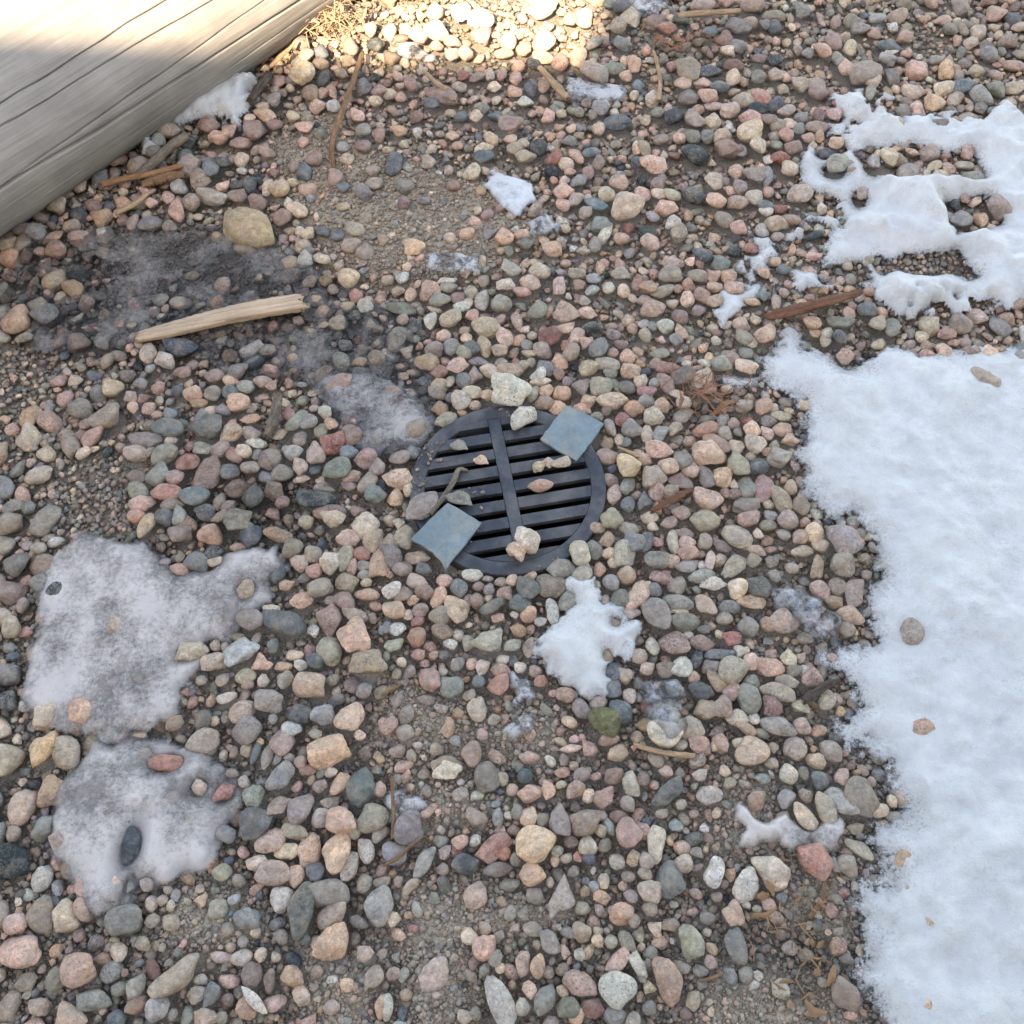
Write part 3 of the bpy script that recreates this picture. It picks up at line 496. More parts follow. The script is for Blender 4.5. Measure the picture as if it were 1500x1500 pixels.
-533 88 20 15 0 t;-356 -247 19 12 85 km;448 440 23 17 -34 o;-406 713 19 24 0 k;-215 917 20 26 0 p;-15 980 20 26 0 p;219 555 18 22 0 r;259 948 20 26 0 b;
809 1134 21 28 0 w;253 730 19 24 0 b;-558 348 17 20 0 bn;-593 234 16 19 0 g;28 314 17 20 0 p;159 144 16 18 0 m;162 35 15 17 0 b;38 243 16 19 0 nk;
-148 -284 14 14 0 t;-318 -366 13 14 0 g;411 -278 14 15 0 kp;454 -355 13 14 0 o;277 -404 13 14 0 t;-279 -663 12 12 0 tk;-151 -659 12 12 0 k;-8 -675 12 12 0 to;
145 -581 12 12 0 ot;479 -451 13 14 0 k;377 -691 12 12 0 nk;321 468 18 21 0 po;350 290 17 20 0 tk;325 242 22 14 0 wn;539 473 27 14 0 p;420 80 16 18 0 nt;
-51 648 20 21 0 o;-626 352 19 19 0 w;-413 153 17 17 0 tg;90 -393 14 12 0 p;256 -243 15 14 0 wt;-416 -604 14 11 90 t;61 -552 14 11 90 ot;405 -635 13 11 0 kp;
295 239 20 16 53 t;239 199 18 17 0 gt;379 57 17 16 0 t;115 698 22 19 0 p;700 1101 24 23 0 m;578 793 23 21 0 p;412 650 22 19 0 p;-507 -125 17 13 0 g;
-207 -160 17 13 0 t;-365 -411 16 11 90 k;-178 -234 17 12 80 g;-209 -688 14 10 0 wk;-199 -677 14 10 0 k;54 -576 15 10 90 t;116 -444 15 11 0 p;71 -455 15 11 0 t;
230 328 20 16 11 wn;427 151 19 15 22 tw;35 263 24 13 0 t;-109 796 24 18 0 p;-396 851 22 21 46 k;121 822 19 23 0 p;551 941 20 24 0 t;575 601 23 17 90 k;
405 673 19 21 0 m;40 301 18 17 49 kt;-396 -367 14 12 90 ot;89 -546 13 11 90 rp;302 -684 12 11 0 wt;297 408 17 19 0 p;327 275 17 18 0 o;138 867 21 21 0 k;
-99 771 21 20 0 o;103 554 20 18 0 t;-157 298 18 16 0 n;-141 190 18 15 0 g;300 -242 16 12 -61 t;-488 888 27 17 0 t;-679 652 22 18 0 p;-659 615 22 17 0 p;
-564 141 19 14 0 po;-677 524 16 20 0 k;600 797 18 23 0 o;494 733 17 22 0 w;-104 -273 13 13 0 p;-225 975 20 22 0 p;103 867 20 21 0 t;165 862 20 21 0 k;
-175 -147 15 13 0 p;-170 -275 15 11 90 n;287 -131 15 13 0 wt;236 -203 14 12 31 wt;-423 -586 12 11 0 k;112 -633 12 10 0 t;310 -608 12 10 0 t;242 -492 13 11 0 pt;
266 -534 13 10 90 pk;405 66 16 15 0 to;348 7 17 13 90 wt;478 397 19 16 -54 mk;-444 324 18 15 0 w;70 356 22 13 81 po;-115 -630 13 9 0 rp;789 1056 28 16 0 w;
-29 -154 17 10 0 k;-367 630 17 19 0 g;85 680 21 16 90 p;-56 595 20 15 90 t;561 973 18 22 0 p;-296 373 19 14 90 p;-89 -299 13 12 0 nt;92 -330 13 11 90 wt;
-398 -261 14 12 90 k;-84 -704 11 10 0 k;245 -635 11 10 0 t;382 -615 11 10 90 wt;253 -510 12 11 0 w;334 254 15 16 0 op;-470 937 20 19 0 k;-83 580 18 17 0 g;
-643 343 17 15 0 w;-74 143 16 13 0 o;63 -329 14 10 0 p;-121 -615 12 9 0 o;297 -603 12 9 0 w;257 294 17 15 0 p;372 -30 15 12 0 w;-453 926 17 22 0 m;
596 1138 17 23 0 to;-28 -186 12 13 0 t;-384 -365 11 12 0 k;1 -494 11 11 0 wt;-85 -512 10 11 0 k;338 464 15 18 0 rp;-439 942 18 19 0 t;312 233 20 11 17 p;
-314 153 16 12 0 t;131 -164 15 9 80 t;-338 203 18 11 0 g;10 -212 12 11 0 w;-61 -451 11 10 0 w;101 -391 10 10 0 p;-332 -396 10 10 0 o;-556 410 15 13 -34 w;
-83 184 16 10 -53 o;427 17 10 11 0 o;414 198 12 9 90 g"""
POLY = {'snow_upper': [(0.6618, 0.9032), (0.7074, 0.9155), (0.7116, 0.8929), (0.7667, 0.8828), (0.9105, 0.8726), (1.1235, 0.8625), (0.9845, 0.3693), (0.7723, 0.3693), (0.6701, 0.377), (0.6369, 0.3895), (0.6165, 0.4083), (0.5581, 0.4162), (0.5266, 0.4051), (0.4962, 0.4004), (0.4871, 0.4209), (0.495, 0.4611), (0.4691, 0.4482), (0.4632, 0.4209), (0.4377, 0.4083), (0.4148, 0.4162), (0.4013, 0.4562), (0.3952, 0.489), (0.4074, 0.5105), (0.4359, 0.5443), (0.4596, 0.5358), (0.4763, 0.5223), (0.5053, 0.5273), (0.5386, 0.5273), (0.5755, 0.5426), (0.5491, 0.5562), (0.5359, 0.5682), (0.5517, 0.5908), (0.5855, 0.5908), (0.5847, 0.626), (0.5621, 0.6439), (0.561, 0.6802), (0.5782, 0.7265), (0.5777, 0.7492), (0.6104, 0.7492), (0.6456, 0.7644), (0.648, 0.8031), (0.6144, 0.8168), (0.6229, 0.8286), (0.6602, 0.8525)],
 'snow_spot': [(0.3662, 0.4083), (0.3991, 0.4036), (0.4288, 0.4036), (0.4339, 0.377), (0.4066, 0.3662), (0.3921, 0.3417), (0.3668, 0.3236), (0.3544, 0.3387), (0.3369, 0.3509), (0.3578, 0.3724)],
 'snow_bank': [(0.4529, 0.3236), (0.4842, 0.3312), (0.4891, 0.3161), (0.4986, 0.2939), (0.5132, 0.2762), (0.5487, 0.2617), (0.5776, 0.2501), (0.6209, 0.2689), (0.65, 0.2719), (0.9841, 0.2865), (0.6692, -0.8044), (0.4235, -0.8044), (0.4257, -0.7348), (0.4192, -0.7168), (0.4215, -0.7036), (0.4096, -0.6873), (0.4226, -0.6685), (0.4297, -0.6417), (0.4305, -0.6222), (0.4259, -0.5999), (0.4464, -0.5797), (0.4636, -0.5699), (0.4803, -0.5493), (0.4669, -0.5367), (0.4633, -0.5129), (0.4563, -0.5026), (0.4813, -0.4719), (0.5005, -0.4451), (0.5061, -0.4251), (0.4699, -0.4085), (0.4501, -0.401), (0.437, -0.3851), (0.4532, -0.3708), (0.4661, -0.3487), (0.4595, -0.3321), (0.4613, -0.3093), (0.4403, -0.3044), (0.4239, -0.2872), (0.4237, -0.2689), (0.4506, -0.2689), (0.4611, -0.2513), (0.486, -0.2585), (0.5143, -0.2461), (0.5089, -0.2219), (0.5179, -0.1983), (0.5246, -0.1601), (0.5346, -0.1489), (0.5241, -0.1344), (0.5326, -0.1151), (0.5383, -0.0828), (0.5197, -0.0592), (0.4989, -0.0473), (0.4763, -0.039), (0.4634, -0.0208), (0.4482, -0.0025), (0.4553, 0.0323), (0.4465, 0.0449), (0.4465, 0.0602), (0.463, 0.086), (0.461, 0.1096), (0.469, 0.1429), (0.4547, 0.1592), (0.4427, 0.177), (0.4161, 0.1866), (0.3834, 0.1936), (0.3614, 0.1978), (0.3632, 0.2146), (0.3983, 0.2259), (0.4117, 0.243), (0.4197, 0.2617), (0.444, 0.2909)],
 'snow_log': [(-0.6751, 0.8485), (-0.644, 0.9135), (-0.6186, 0.9342), (-0.5221, 0.9615), (-0.5139, 0.9405), (-0.5213, 0.9032), (-0.5322, 0.8828), (-0.5063, 0.9135), (-0.5037, 0.9032), (-0.5329, 0.8585), (-0.5275, 0.8188), (-0.5468, 0.8425), (-0.5827, 0.8585), (-0.6086, 0.8525), (-0.6456, 0.8326)],
 'snow_crumb': [(-0.7132, 0.7933), (-0.6998, 0.807), (-0.6857, 0.7875), (-0.6783, 0.7606), (-0.6952, 0.753)],
 'snow_star': [(0.09, -0.1656), (0.1149, -0.1678), (0.127, -0.1875), (0.141, -0.2058), (0.1604, -0.2112), (0.1662, -0.2303), (0.1886, -0.2303), (0.1847, -0.2461), (0.1665, -0.277), (0.1472, -0.2791), (0.1322, -0.2923), (0.1371, -0.3292), (0.1163, -0.3321), (0.0999, -0.3173), (0.0764, -0.3123), (0.0607, -0.2923), (0.0419, -0.2668), (0.0538, -0.2461), (0.0688, -0.2272), (0.0819, -0.2091), (0.099, -0.1983), (0.1015, -0.182)],
 'ice_dark': [(-0.8714, 0.5392), (-0.6411, 0.5648), (-0.5129, 0.5392), (-0.4234, 0.5139), (-0.3569, 0.4644), (-0.3177, 0.4321), (-0.2896, 0.3848), (-0.2171, 0.3616), (-0.1459, 0.3463), (-0.1378, 0.2939), (-0.1651, 0.2646), (-0.1181, 0.2287), (-0.0991, 0.166), (-0.1147, 0.1389), (-0.1452, 0.086), (-0.1871, 0.0628), (-0.221, 0.086), (-0.2665, 0.1122), (-0.3044, 0.166), (-0.342, 0.2075), (-0.3886, 0.2216), (-0.4686, 0.2287), (-0.5538, 0.2646), (-0.64, 0.2792), (-0.7823, 0.2646), (-0.8855, 0.4004)],
 'ice_blot': [(-0.3106, 0.2075), (-0.276, 0.2245), (-0.2075, 0.2132), (-0.1497, 0.1797), (-0.1164, 0.1255), (-0.1363, 0.0795), (-0.1762, 0.0602), (-0.2259, 0.0795), (-0.2671, 0.1189), (-0.2988, 0.166)],
 'ice_sheet': [(-0.5701, -0.0863), (-0.5424, -0.0978), (-0.524, -0.1151), (-0.4979, -0.1377), (-0.4634, -0.1456), (-0.4286, -0.1433), (-0.4122, -0.1174), (-0.3734, -0.1036), (-0.3415, -0.0978), (-0.3281, -0.1264), (-0.3181, -0.1433), (-0.3443, -0.1601), (-0.3377, -0.1733), (-0.3421, -0.1951), (-0.3643, -0.1983), (-0.3861, -0.2197), (-0.399, -0.2461), (-0.4191, -0.2408), (-0.4294, -0.2689), (-0.4255, -0.2943), (-0.441, -0.3044), (-0.4397, -0.3242), (-0.4517, -0.337), (-0.4521, -0.3632), (-0.4702, -0.3661), (-0.4886, -0.3822), (-0.5135, -0.3822), (-0.5921, -0.3898), (-0.6613, -0.3321), (-0.6841, -0.1545), (-0.6387, -0.0863)],
 'ice_corner': [(-0.5103, -0.3992), (-0.4624, -0.3945), (-0.4136, -0.4131), (-0.3926, -0.4315), (-0.3635, -0.4451), (-0.3496, -0.4675), (-0.3611, -0.4939), (-0.3736, -0.5112), (-0.3699, -0.5367), (-0.3622, -0.5476), (-0.3817, -0.5617), (-0.3983, -0.5658), (-0.4313, -0.574), (-0.4402, -0.5822), (-0.4561, -0.5699), (-0.4599, -0.5822), (-0.4554, -0.6063), (-0.4691, -0.6143), (-0.5274, -0.6063), (-0.5762, -0.5409), (-0.5869, -0.4541), (-0.5514, -0.4085)],
 'ice_right': [(0.3774, -0.1788), (0.4237, -0.1744), (0.4519, -0.1983), (0.4697, -0.2219), (0.462, -0.2461), (0.4241, -0.2534), (0.4177, -0.2165), (0.3947, -0.1983)],
 'ice_strip': [(0.2994, -0.4852), (0.3255, -0.5043), (0.3602, -0.4956), (0.3897, -0.5172), (0.4269, -0.5043), (0.4269, -0.5155), (0.4075, -0.5325), (0.3894, -0.5197), (0.3582, -0.5426), (0.347, -0.5282), (0.2987, -0.5308), (0.3051, -0.5129)],
 'ice_pool': [(0.1768, -0.3123), (0.2307, -0.3123), (0.2484, -0.3272), (0.2282, -0.3438), (0.1818, -0.337)],
 'ice_chunk': [(0.1936, -0.3438), (0.24, -0.3477), (0.24, -0.3803), (0.2122, -0.4057), (0.1933, -0.3756)],
 'frost_a': [(-0.0298, 0.6986), (0.032, 0.6857), (0.0442, 0.6225), (0.0151, 0.5856), (-0.0101, 0.6172), (-0.0293, 0.6439)],
 'frost_b': [(0.03, 0.5648), (0.0717, 0.5995), (0.093, 0.5443), (0.0372, 0.5341)],
 'frost_c': [(0.1198, 0.9764), (0.1585, 0.9721), (0.195, 0.9552), (0.2355, 0.9405), (0.2157, 0.9032), (0.1341, 0.9032)],
 'frost_d': [(-0.2401, 1.0924), (-0.1897, 1.0812), (-0.1565, 1.0303), (-0.2011, 1.0259)],
 'frost_e': [(-0.1433, 0.4807), (-0.052, 0.4774), (-0.0515, 0.4449), (-0.0995, 0.4401), (-0.1338, 0.4562)],
 'frost_f': [(0.0034, -0.3023), (0.0319, -0.3123), (0.041, -0.337), (0.0129, -0.3438)],
 'frost_g': [(-0.0103, -0.3822), (0.0249, -0.368), (0.0294, -0.3851), (0.0063, -0.3992)],
 'frost_h': [(-0.148, -0.4737), (-0.1128, -0.4648), (-0.1094, -0.4808), (-0.1267, -0.4895), (-0.1442, -0.4939)],
 'frost_i': [(0.2637, 1.2297), (0.3398, 1.2249), (0.3152, 1.1892), (0.2683, 1.1845)]}
DIRT = [[(-0.4644, 0.8031), (-0.3687, 0.8425), (-0.2714, 0.7933), (-0.1631, 0.7359), (-0.0322, 0.6802), (0.0561, 0.5648), (-0.0059, 0.489), (-0.1254, 0.4241), (-0.2468, 0.4482), (-0.3436, 0.5139), (-0.4041, 0.6172)], [(-0.6946, 0.5648), (-0.5141, 0.5477), (-0.3865, 0.5139), (-0.3673, 0.4482), (-0.4931, 0.4004), (-0.6148, 0.4162), (-0.6723, 0.4482)], [(-0.1743, -0.3023), (-0.0975, -0.3223), (-0.0402, -0.3613), (0.053, -0.3516), (0.1076, -0.3898), (0.0519, -0.4177), (-0.0028, -0.4177), (-0.0943, -0.4085), (-0.139, -0.4269), (-0.1686, -0.3898)], [(-0.1385, -0.4361), (-0.0388, -0.4451), (-0.0026, -0.4895), (-0.0552, -0.5155), (-0.1258, -0.5069)], [(-0.1567, -0.574), (-0.0538, -0.574), (0.0319, -0.5903), (0.1004, -0.5822), (0.0736, -0.6222), (0.0147, -0.6378), (-0.0349, -0.676), (-0.041, -0.7771), (-0.1357, -0.7771), (-0.1263, -0.6609)], [(0.23, -0.6609), (0.4219, -0.6532), (0.404, -0.8044), (0.2013, -0.8044)], [(0.2859, -0.4451), (0.349, -0.4451), (0.354, -0.5409), (0.2758, -0.5409)], [(0.3345, -0.5576), (0.4497, -0.5409), (0.4206, -0.6609), (0.3232, -0.6455)], [(-0.4299, -0.5822), (-0.3529, -0.5822), (-0.2874, -0.63), (-0.3643, -0.676), (-0.4273, -0.6455)], [(-0.2605, -0.6455), (-0.1511, -0.6609), (-0.1436, -0.7771), (-0.2304, -0.7771)], [(-0.411, 0.8625), (-0.3319, 0.8828), (-0.33, 0.7079), (-0.4117, 0.7454)]]
WET = [[(-0.8714, 0.5392), (-0.6411, 0.5648), (-0.5129, 0.5392), (-0.4234, 0.5139), (-0.3569, 0.4644), (-0.3177, 0.4321), (-0.2896, 0.3848), (-0.2171, 0.3616), (-0.1459, 0.3463), (-0.1378, 0.2939), (-0.1651, 0.2646), (-0.1181, 0.2287), (-0.0991, 0.166), (-0.1147, 0.1389), (-0.1452, 0.086), (-0.1871, 0.0628), (-0.221, 0.086), (-0.2665, 0.1122), (-0.3044, 0.166), (-0.342, 0.2075), (-0.3886, 0.2216), (-0.4686, 0.2287), (-0.5538, 0.2646), (-0.64, 0.2792), (-0.7823, 0.2646), (-0.8855, 0.4004)], [(-0.4392, 0.0223), (-0.3345, 0.0348), (-0.2734, -0.0509), (-0.3163, -0.1321), (-0.422, -0.0978), (-0.5056, -0.0863), (-0.5052, -0.0269)], [(0.502, 0.2939), (0.6316, 0.3087), (0.6248, 0.2719), (0.5224, 0.2762)], [(0.2823, -0.6378), (0.3863, -0.6143), (0.418, -0.676), (0.3539, -0.7204)]]
SNOW_HOLES = [[(0.6725, 0.7606), (0.7707, 0.7798), (0.8837, 0.7549), (0.8936, 0.6857), (0.7522, 0.6857), (0.677, 0.7116)], [(0.6528, 0.4774), (0.7999, 0.4939), (0.8244, 0.4417), (0.659, 0.4449)], [(0.4785, 0.5105), (0.5224, 0.5172), (0.5557, 0.4939), (0.5386, 0.4611), (0.4902, 0.4611)], [(0.5499, 0.4562), (0.6244, 0.4676), (0.6362, 0.4321), (0.5577, 0.4289)], [(0.8018, 0.6172), (0.8944, 0.635), (0.9027, 0.5648), (0.8099, 0.5392)]]
STICK = {'twig_curved': [(-0.2973, 1.023, 0.024, 0.0049), (-0.3058, 0.9679, 0.022, 0.0057), (-0.3205, 0.8774, 0.02, 0.0059), (-0.3324, 0.8104, 0.018, 0.0061), (-0.3375, 0.7573, 0.014, 0.0052), (-0.3296, 0.7024, 0.008, 0.0032)],
 'twig_birch': [(0.3559, 1.1522, 0.02, 0.0064), (0.3932, 1.1561, 0.022, 0.0064), (0.4366, 1.1608, 0.022, 0.0057), (0.4867, 1.1685, 0.02, 0.0055)],
 'twig_kinked': [(0.2946, 1.0352, 0.02, 0.0035), (0.2994, 0.9891, 0.022, 0.0041), (0.3015, 0.9391, 0.02, 0.0041), (0.2941, 0.8866, 0.016, 0.0047)],
 'twig_grey': [(-0.6935, 0.67, 0.014, 0.0102), (-0.6686, 0.7011, 0.022, 0.0102), (-0.6368, 0.7383, 0.03, 0.0096), (-0.6083, 0.7676, 0.034, 0.0091)],
 'twig_orange': [(-0.753, 0.6532, 0.016, 0.0057), (-0.7082, 0.6673, 0.018, 0.0057), (-0.6602, 0.6755, 0.022, 0.0057), (-0.6131, 0.6933, 0.024, 0.0051)],
 'wood_chunk': [(-0.6792, 0.6577, 0.012, 0.0076), (-0.6562, 0.6641, 0.016, 0.0114), (-0.6292, 0.6727, 0.018, 0.0102), (-0.6037, 0.6809, 0.014, 0.0064)],
 'twig_left': [(-0.7153, 0.5834, 0.012, 0.005), (-0.6871, 0.6022, 0.014, 0.0062), (-0.6712, 0.6211, 0.016, 0.005), (-0.6543, 0.6389, 0.016, 0.0038)],
 'twig_barky': [(-0.3682, 0.1646, 0.024, 0.0077), (-0.3702, 0.138, 0.02, 0.0087), (-0.3744, 0.1117, 0.016, 0.0081), (-0.3831, 0.0923, 0.01, 0.0065)],
 'twig_grate': [(-0.0611, 0.026, 0.014, 0.0021), (-0.0758, 0.0272, 0.016, 0.0037), (-0.0835, 0.0037, 0.018, 0.0044), (-0.0969, -0.0255, 0.022, 0.0043), (-0.1141, -0.0552, 0.024, 0.0035)],
 'twig_upright': [(-0.1511, -0.4466, 0.012, 0.0021), (-0.1485, -0.4711, 0.014, 0.0025), (-0.1461, -0.4972, 0.014, 0.0025), (-0.1456, -0.5248, 0.012, 0.0023)],
 'twig_olive': [(0.1679, -0.4035, 0.014, 0.0027), (0.1827, -0.4096, 0.016, 0.0036), (0.2046, -0.4157, 0.018, 0.0036), (0.2317, -0.4188, 0.016, 0.0041), (0.2485, -0.4185, 0.012, 0.0036)],
 'twig_dark': [(0.403, -0.3436, 0.016, 0.0056), (0.4191, -0.3344, 0.02, 0.006), (0.4361, -0.3234, 0.022, 0.006), (0.4543, -0.3178, 0.02, 0.0047)],
 'twig_rimward': [(0.0613, 0.9855, 0.02, 0.0055), (0.0772, 0.9531, 0.022, 0.0068), (0.0983, 0.9183, 0.02, 0.0081), (0.1142, 0.8968, 0.016, 0.0067)],
 'twig_rim2': [(-0.1718, 0.9721, 0.022, 0.0034), (-0.1427, 0.9296, 0.024, 0.0054), (-0.1221, 0.9142, 0.02, 0.0041)],
 'bark_chip': [(0.2164, -0.0481, 0.02, 0.0041), (0.2425, -0.035, 0.024, 0.0062), (0.2669, -0.0182, 0.022, 0.0052), (0.2845, -0.0098, 0.02, 0.0021)],
 'bark_strip': [(0.4374, 0.3357, 0.014, 0.0058), (0.4682, 0.3377, 0.022, 0.0104), (0.5154, 0.3508, 0.026, 0.0104), (0.5581, 0.3645, 0.026, 0.0093), (0.6079, 0.3869, 0.02, 0.0047)],
 'plank': [(-0.6185, 0.2877, 0.018, 0.0091), (-0.5648, 0.3005, 0.022, 0.0131), (-0.4872, 0.3237, 0.026, 0.0149), (-0.4095, 0.3448, 0.026, 0.0162), (-0.3512, 0.3587, 0.024, 0.0163)],
 'twig_timber': [(-0.4793, 0.98, 0.024, 0.0041), (-0.4599, 1.0088, 0.028, 0.0055), (-0.4441, 1.032, 0.03, 0.0042), (-0.4354, 1.0482, 0.034, 0.0021)],
 'twig_lump': [(-0.5085, 0.8815, 0.02, 0.0067), (-0.4926, 0.9145, 0.026, 0.0094), (-0.4774, 0.9561, 0.026, 0.0095)],
 'twig_rust': [(-0.155, -0.5578, 0.01, 0.0017), (-0.1354, -0.5478, 0.014, 0.0026), (-0.1232, -0.5353, 0.014, 0.0022), (-0.1066, -0.5223, 0.012, 0.0013)],
 'twig_yellow': [(0.1719, 0.0702, 0.014, 0.0021), (0.1893, 0.0599, 0.016, 0.0027), (0.203, 0.0536, 0.014, 0.0037), (0.2189, 0.0536, 0.014, 0.0021)],
 'twig_smallred': [(-0.1714, -0.333, 0.008, 0.0019), (-0.1604, -0.3259, 0.01, 0.0023), (-0.1479, -0.3193, 0.008, 0.0014)],
 'twig_wisp': [(0.1564, 0.0868, 0.018, 0.0016), (0.1646, 0.1075, 0.022, 0.0016), (0.172, 0.1336, 0.026, 0.0011)],
 'twig_lowright': [(0.3703, -0.6196, 0.01, 0.0033), (0.3841, -0.6045, 0.014, 0.0034), (0.391, -0.5925, 0.014, 0.0025), (0.3955, -0.5777, 0.012, 0.0025)],
 'splinter_low': [(0.2294, -0.6895, 0.008, 0.0012), (0.2465, -0.6859, 0.01, 0.0024), (0.2597, -0.6798, 0.008, 0.0012)]}
LITTER = {'litter_needles': [0.3225, 0.166, 0.0499, 0.0453], 'litter_grass': [-0.3752, 1.138, 0.0576, 0.0484], 'litter_leaves': [0.3545, -0.63, 0.0503, 0.0906], 'litter_top': [0.3608, 1.0745, 0.078, 0.0374]}
TILE_A = [(0.0941, 0.1391, 0.03), (0.1227, 0.1265, 0.026), (0.1516, 0.1079, 0.024), (0.1292, 0.0739, 0.021), (0.1054, 0.0421, 0.018), (0.0763, 0.061, 0.02), (0.0504, 0.0807, 0.022), (0.0717, 0.1125, 0.026)]
TILE_B = [(-0.09, -0.0402, 0.03), (-0.0639, -0.0549, 0.026), (-0.0388, -0.0687, 0.02), (-0.0629, -0.1067, 0.02), (-0.0841, -0.1343, 0.018), (-0.091, -0.1466, 0.01), (-0.0963, -0.1322, 0.014), (-0.1104, -0.1182, 0.02), (-0.143, -0.0998, 0.026), (-0.1179, -0.0714, 0.03)]


# ------------------------------------------------------------------ helpers
def tag(o, label=None, cat=None, group=None, kind=None):
    if label: o['label'] = label
    if cat: o['category'] = cat
    if group: o['group'] = group
    if kind: o['kind'] = kind
    return o

def np_mesh(name, V, F, smooth=True):
    V = np.ascontiguousarray(V, dtype=np.float32)
    F = np.ascontiguousarray(F, dtype=np.int32)
    me = bpy.data.meshes.new(name)
    n, k = F.shape
    me.vertices.add(len(V))
    me.vertices.foreach_set('co', V.ravel())
    me.loops.add(n * k)
    me.loops.foreach_set('vertex_index', F.ravel())
    me.polygons.add(n)
    me.polygons.foreach_set('loop_start', np.arange(0, n * k, k, dtype=np.int32))
    me.polygons.foreach_set('use_smooth', np.full(n, smooth, dtype=bool))
    me.update(calc_edges=True)
    me.validate()
    return me

def link(name, me, material=None, parent=None):
    o = bpy.data.objects.new(name, me)
    COL.objects.link(o)
    if material is not None and me is not None and len(me.materials) == 0:
        me.materials.append(material)
    if parent is not None:
        o.parent = parent
    return o

def point_attr(me, name, arr):
    arr = np.asarray(arr, dtype=np.float32)
    if arr.ndim == 1:
        a = me.attributes.new(name, 'FLOAT', 'POINT')
        a.data.foreach_set('value', arr)
    else:
        a = me.attributes.new(name, 'FLOAT_COLOR', 'POINT')
        a.data.foreach_set('color', arr.ravel())

_lat = np.random.default_rng(3).random((256, 256)).astype(np.float32)
def vnoise(x, y, scale, seed=0):
    x = np.asarray(x) / scale + 37.3 * seed + 1000.0
    y = np.asarray(y) / scale + 91.7 * seed + 1000.0
    xi = np.floor(x).astype(int); yi = np.floor(y).astype(int)
    fx = x - xi; fy = y - yi
    fx = fx * fx * (3 - 2 * fx); fy = fy * fy * (3 - 2 * fy)
    a = _lat[xi & 255, yi & 255]; b = _lat[(xi + 1) & 255, yi & 255]
    c = _lat[xi & 255, (yi + 1) & 255]; d = _lat[(xi + 1) & 255, (yi + 1) & 255]
    return (a * (1 - fx) + b * fx) * (1 - fy) + (c * (1 - fx) + d * fx) * fy - 0.5
def fbm(x, y, scale, seed=0, octv=3):
    s = 0; a = 1.0
    for o in range(octv):
        s = s + a * vnoise(x, y, scale / 2 ** o, seed + o * 7); a *= 0.5
    return s

def in_poly(px, py, poly):
    inside = np.zeros(np.shape(px), dtype=bool)
    n = len(poly)
    for i in range(n):
        x0, y0 = poly[i]; x1, y1 = poly[(i + 1) % n]
        if y0 == y1: continue
        c = ((y0 > py) != (y1 > py)) & (px < (x1 - x0) * (py - y0) / (y1 - y0) + x0)
        inside ^= c
    return inside
def poly_dist(px, py, poly):
    d = np.full(np.shape(px), 9.0, dtype=np.float32)
    n = len(poly)
    for i in range(n):
        x0, y0 = poly[i]; x1, y1 = poly[(i + 1) % n]
        ex, ey = x1 - x0, y1 - y0
        L = ex * ex + ey * ey
        if L == 0: continue
        t = np.clip(((px - x0) * ex + (py - y0) * ey) / L, 0, 1)
        d = np.minimum(d, np.hypot(px - x0 - t * ex, py - y0 - t * ey))
    return np.where(in_poly(px, py, poly), d, -d)      # positive inside

def soft(d, w):
    return np.clip(d / w * 0.5 + 0.5, 0, 1)

def ground_z(x, y):
    """bare earth between and below the stones"""
    x = np.asarray(x, dtype=float); y = np.asarray(y, dtype=float)
    z = -0.006 + 0.006 * fbm(x, y, 0.35, 1, 3)
    return z
def in_crop(x, y, pad=0.0):
    dep = (y - CAM_Y) * math.cos(CAM_DEP) + CAM_H * math.sin(CAM_DEP)
    return (abs(x - CAM_X) < 563.0 / CAM_F * dep + pad) & (y > -0.75 - pad) & (y < 1.25 + pad)

# raster over the part of the yard near the camera
RX0, RY0, RES = -1.6, -1.05, 0.0025
RNX, RNY = 1280, 1120
gx = RX0 + (np.arange(RNX) + 0.5) * RES
gy = RY0 + (np.arange(RNY) + 0.5) * RES
GX, GY = np.meshgrid(gx, gy)                            # [row=y, col=x]
def raster(poly, margin=0.05):
    out = np.full((RNY, RNX), -9.0, dtype=np.float32)
    xs = [p[0] for p in poly]; ys = [p[1] for p in poly]
    i0 = max(0, int((min(xs) - margin - RX0) / RES)); i1 = min(RNX, int((max(xs) + margin - RX0) / RES) + 1)
    j0 = max(0, int((min(ys) - margin - RY0) / RES)); j1 = min(RNY, int((max(ys) + margin - RY0) / RES) + 1)
    if i1 <= i0 or j1 <= j0: return out
    out[j0:j1, i0:i1] = poly_dist(GX[j0:j1, i0:i1], GY[j0:j1, i0:i1], poly)
    return out
warp = 0.02 * fbm(GX, GY, 0.06, 5, 3)
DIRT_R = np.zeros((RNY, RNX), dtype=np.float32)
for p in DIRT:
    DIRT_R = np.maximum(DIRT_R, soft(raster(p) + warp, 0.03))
WET_R = np.zeros((RNY, RNX), dtype=np.float32)
for p in WET:
    WET_R = np.maximum(WET_R, soft(raster(p) + 1.5 * warp, 0.035))
def samp(R, x, y):
    i = np.clip(((np.asarray(x) - RX0) / RES).astype(int), 0, RNX - 1)
    j = np.clip(((np.asarray(y) - RY0) / RES).astype(int), 0, RNY - 1)
    return R[j, i]
PUDDLE_R = soft(raster(POLY['ice_dark']) + warp, 0.02)
def rest_z(x, y):
    """level on which the visible stones lie"""
    return ground_z(x, y) + 0.007 * samp(DIRT_R, x, y) - 0.004 * samp(PUDDLE_R, x, y)
def ground_zz(x, y):
    return rest_z(x, y) - 0.012 * (1 - np.maximum(samp(DIRT_R, x, y), samp(PUDDLE_R, x, y)))

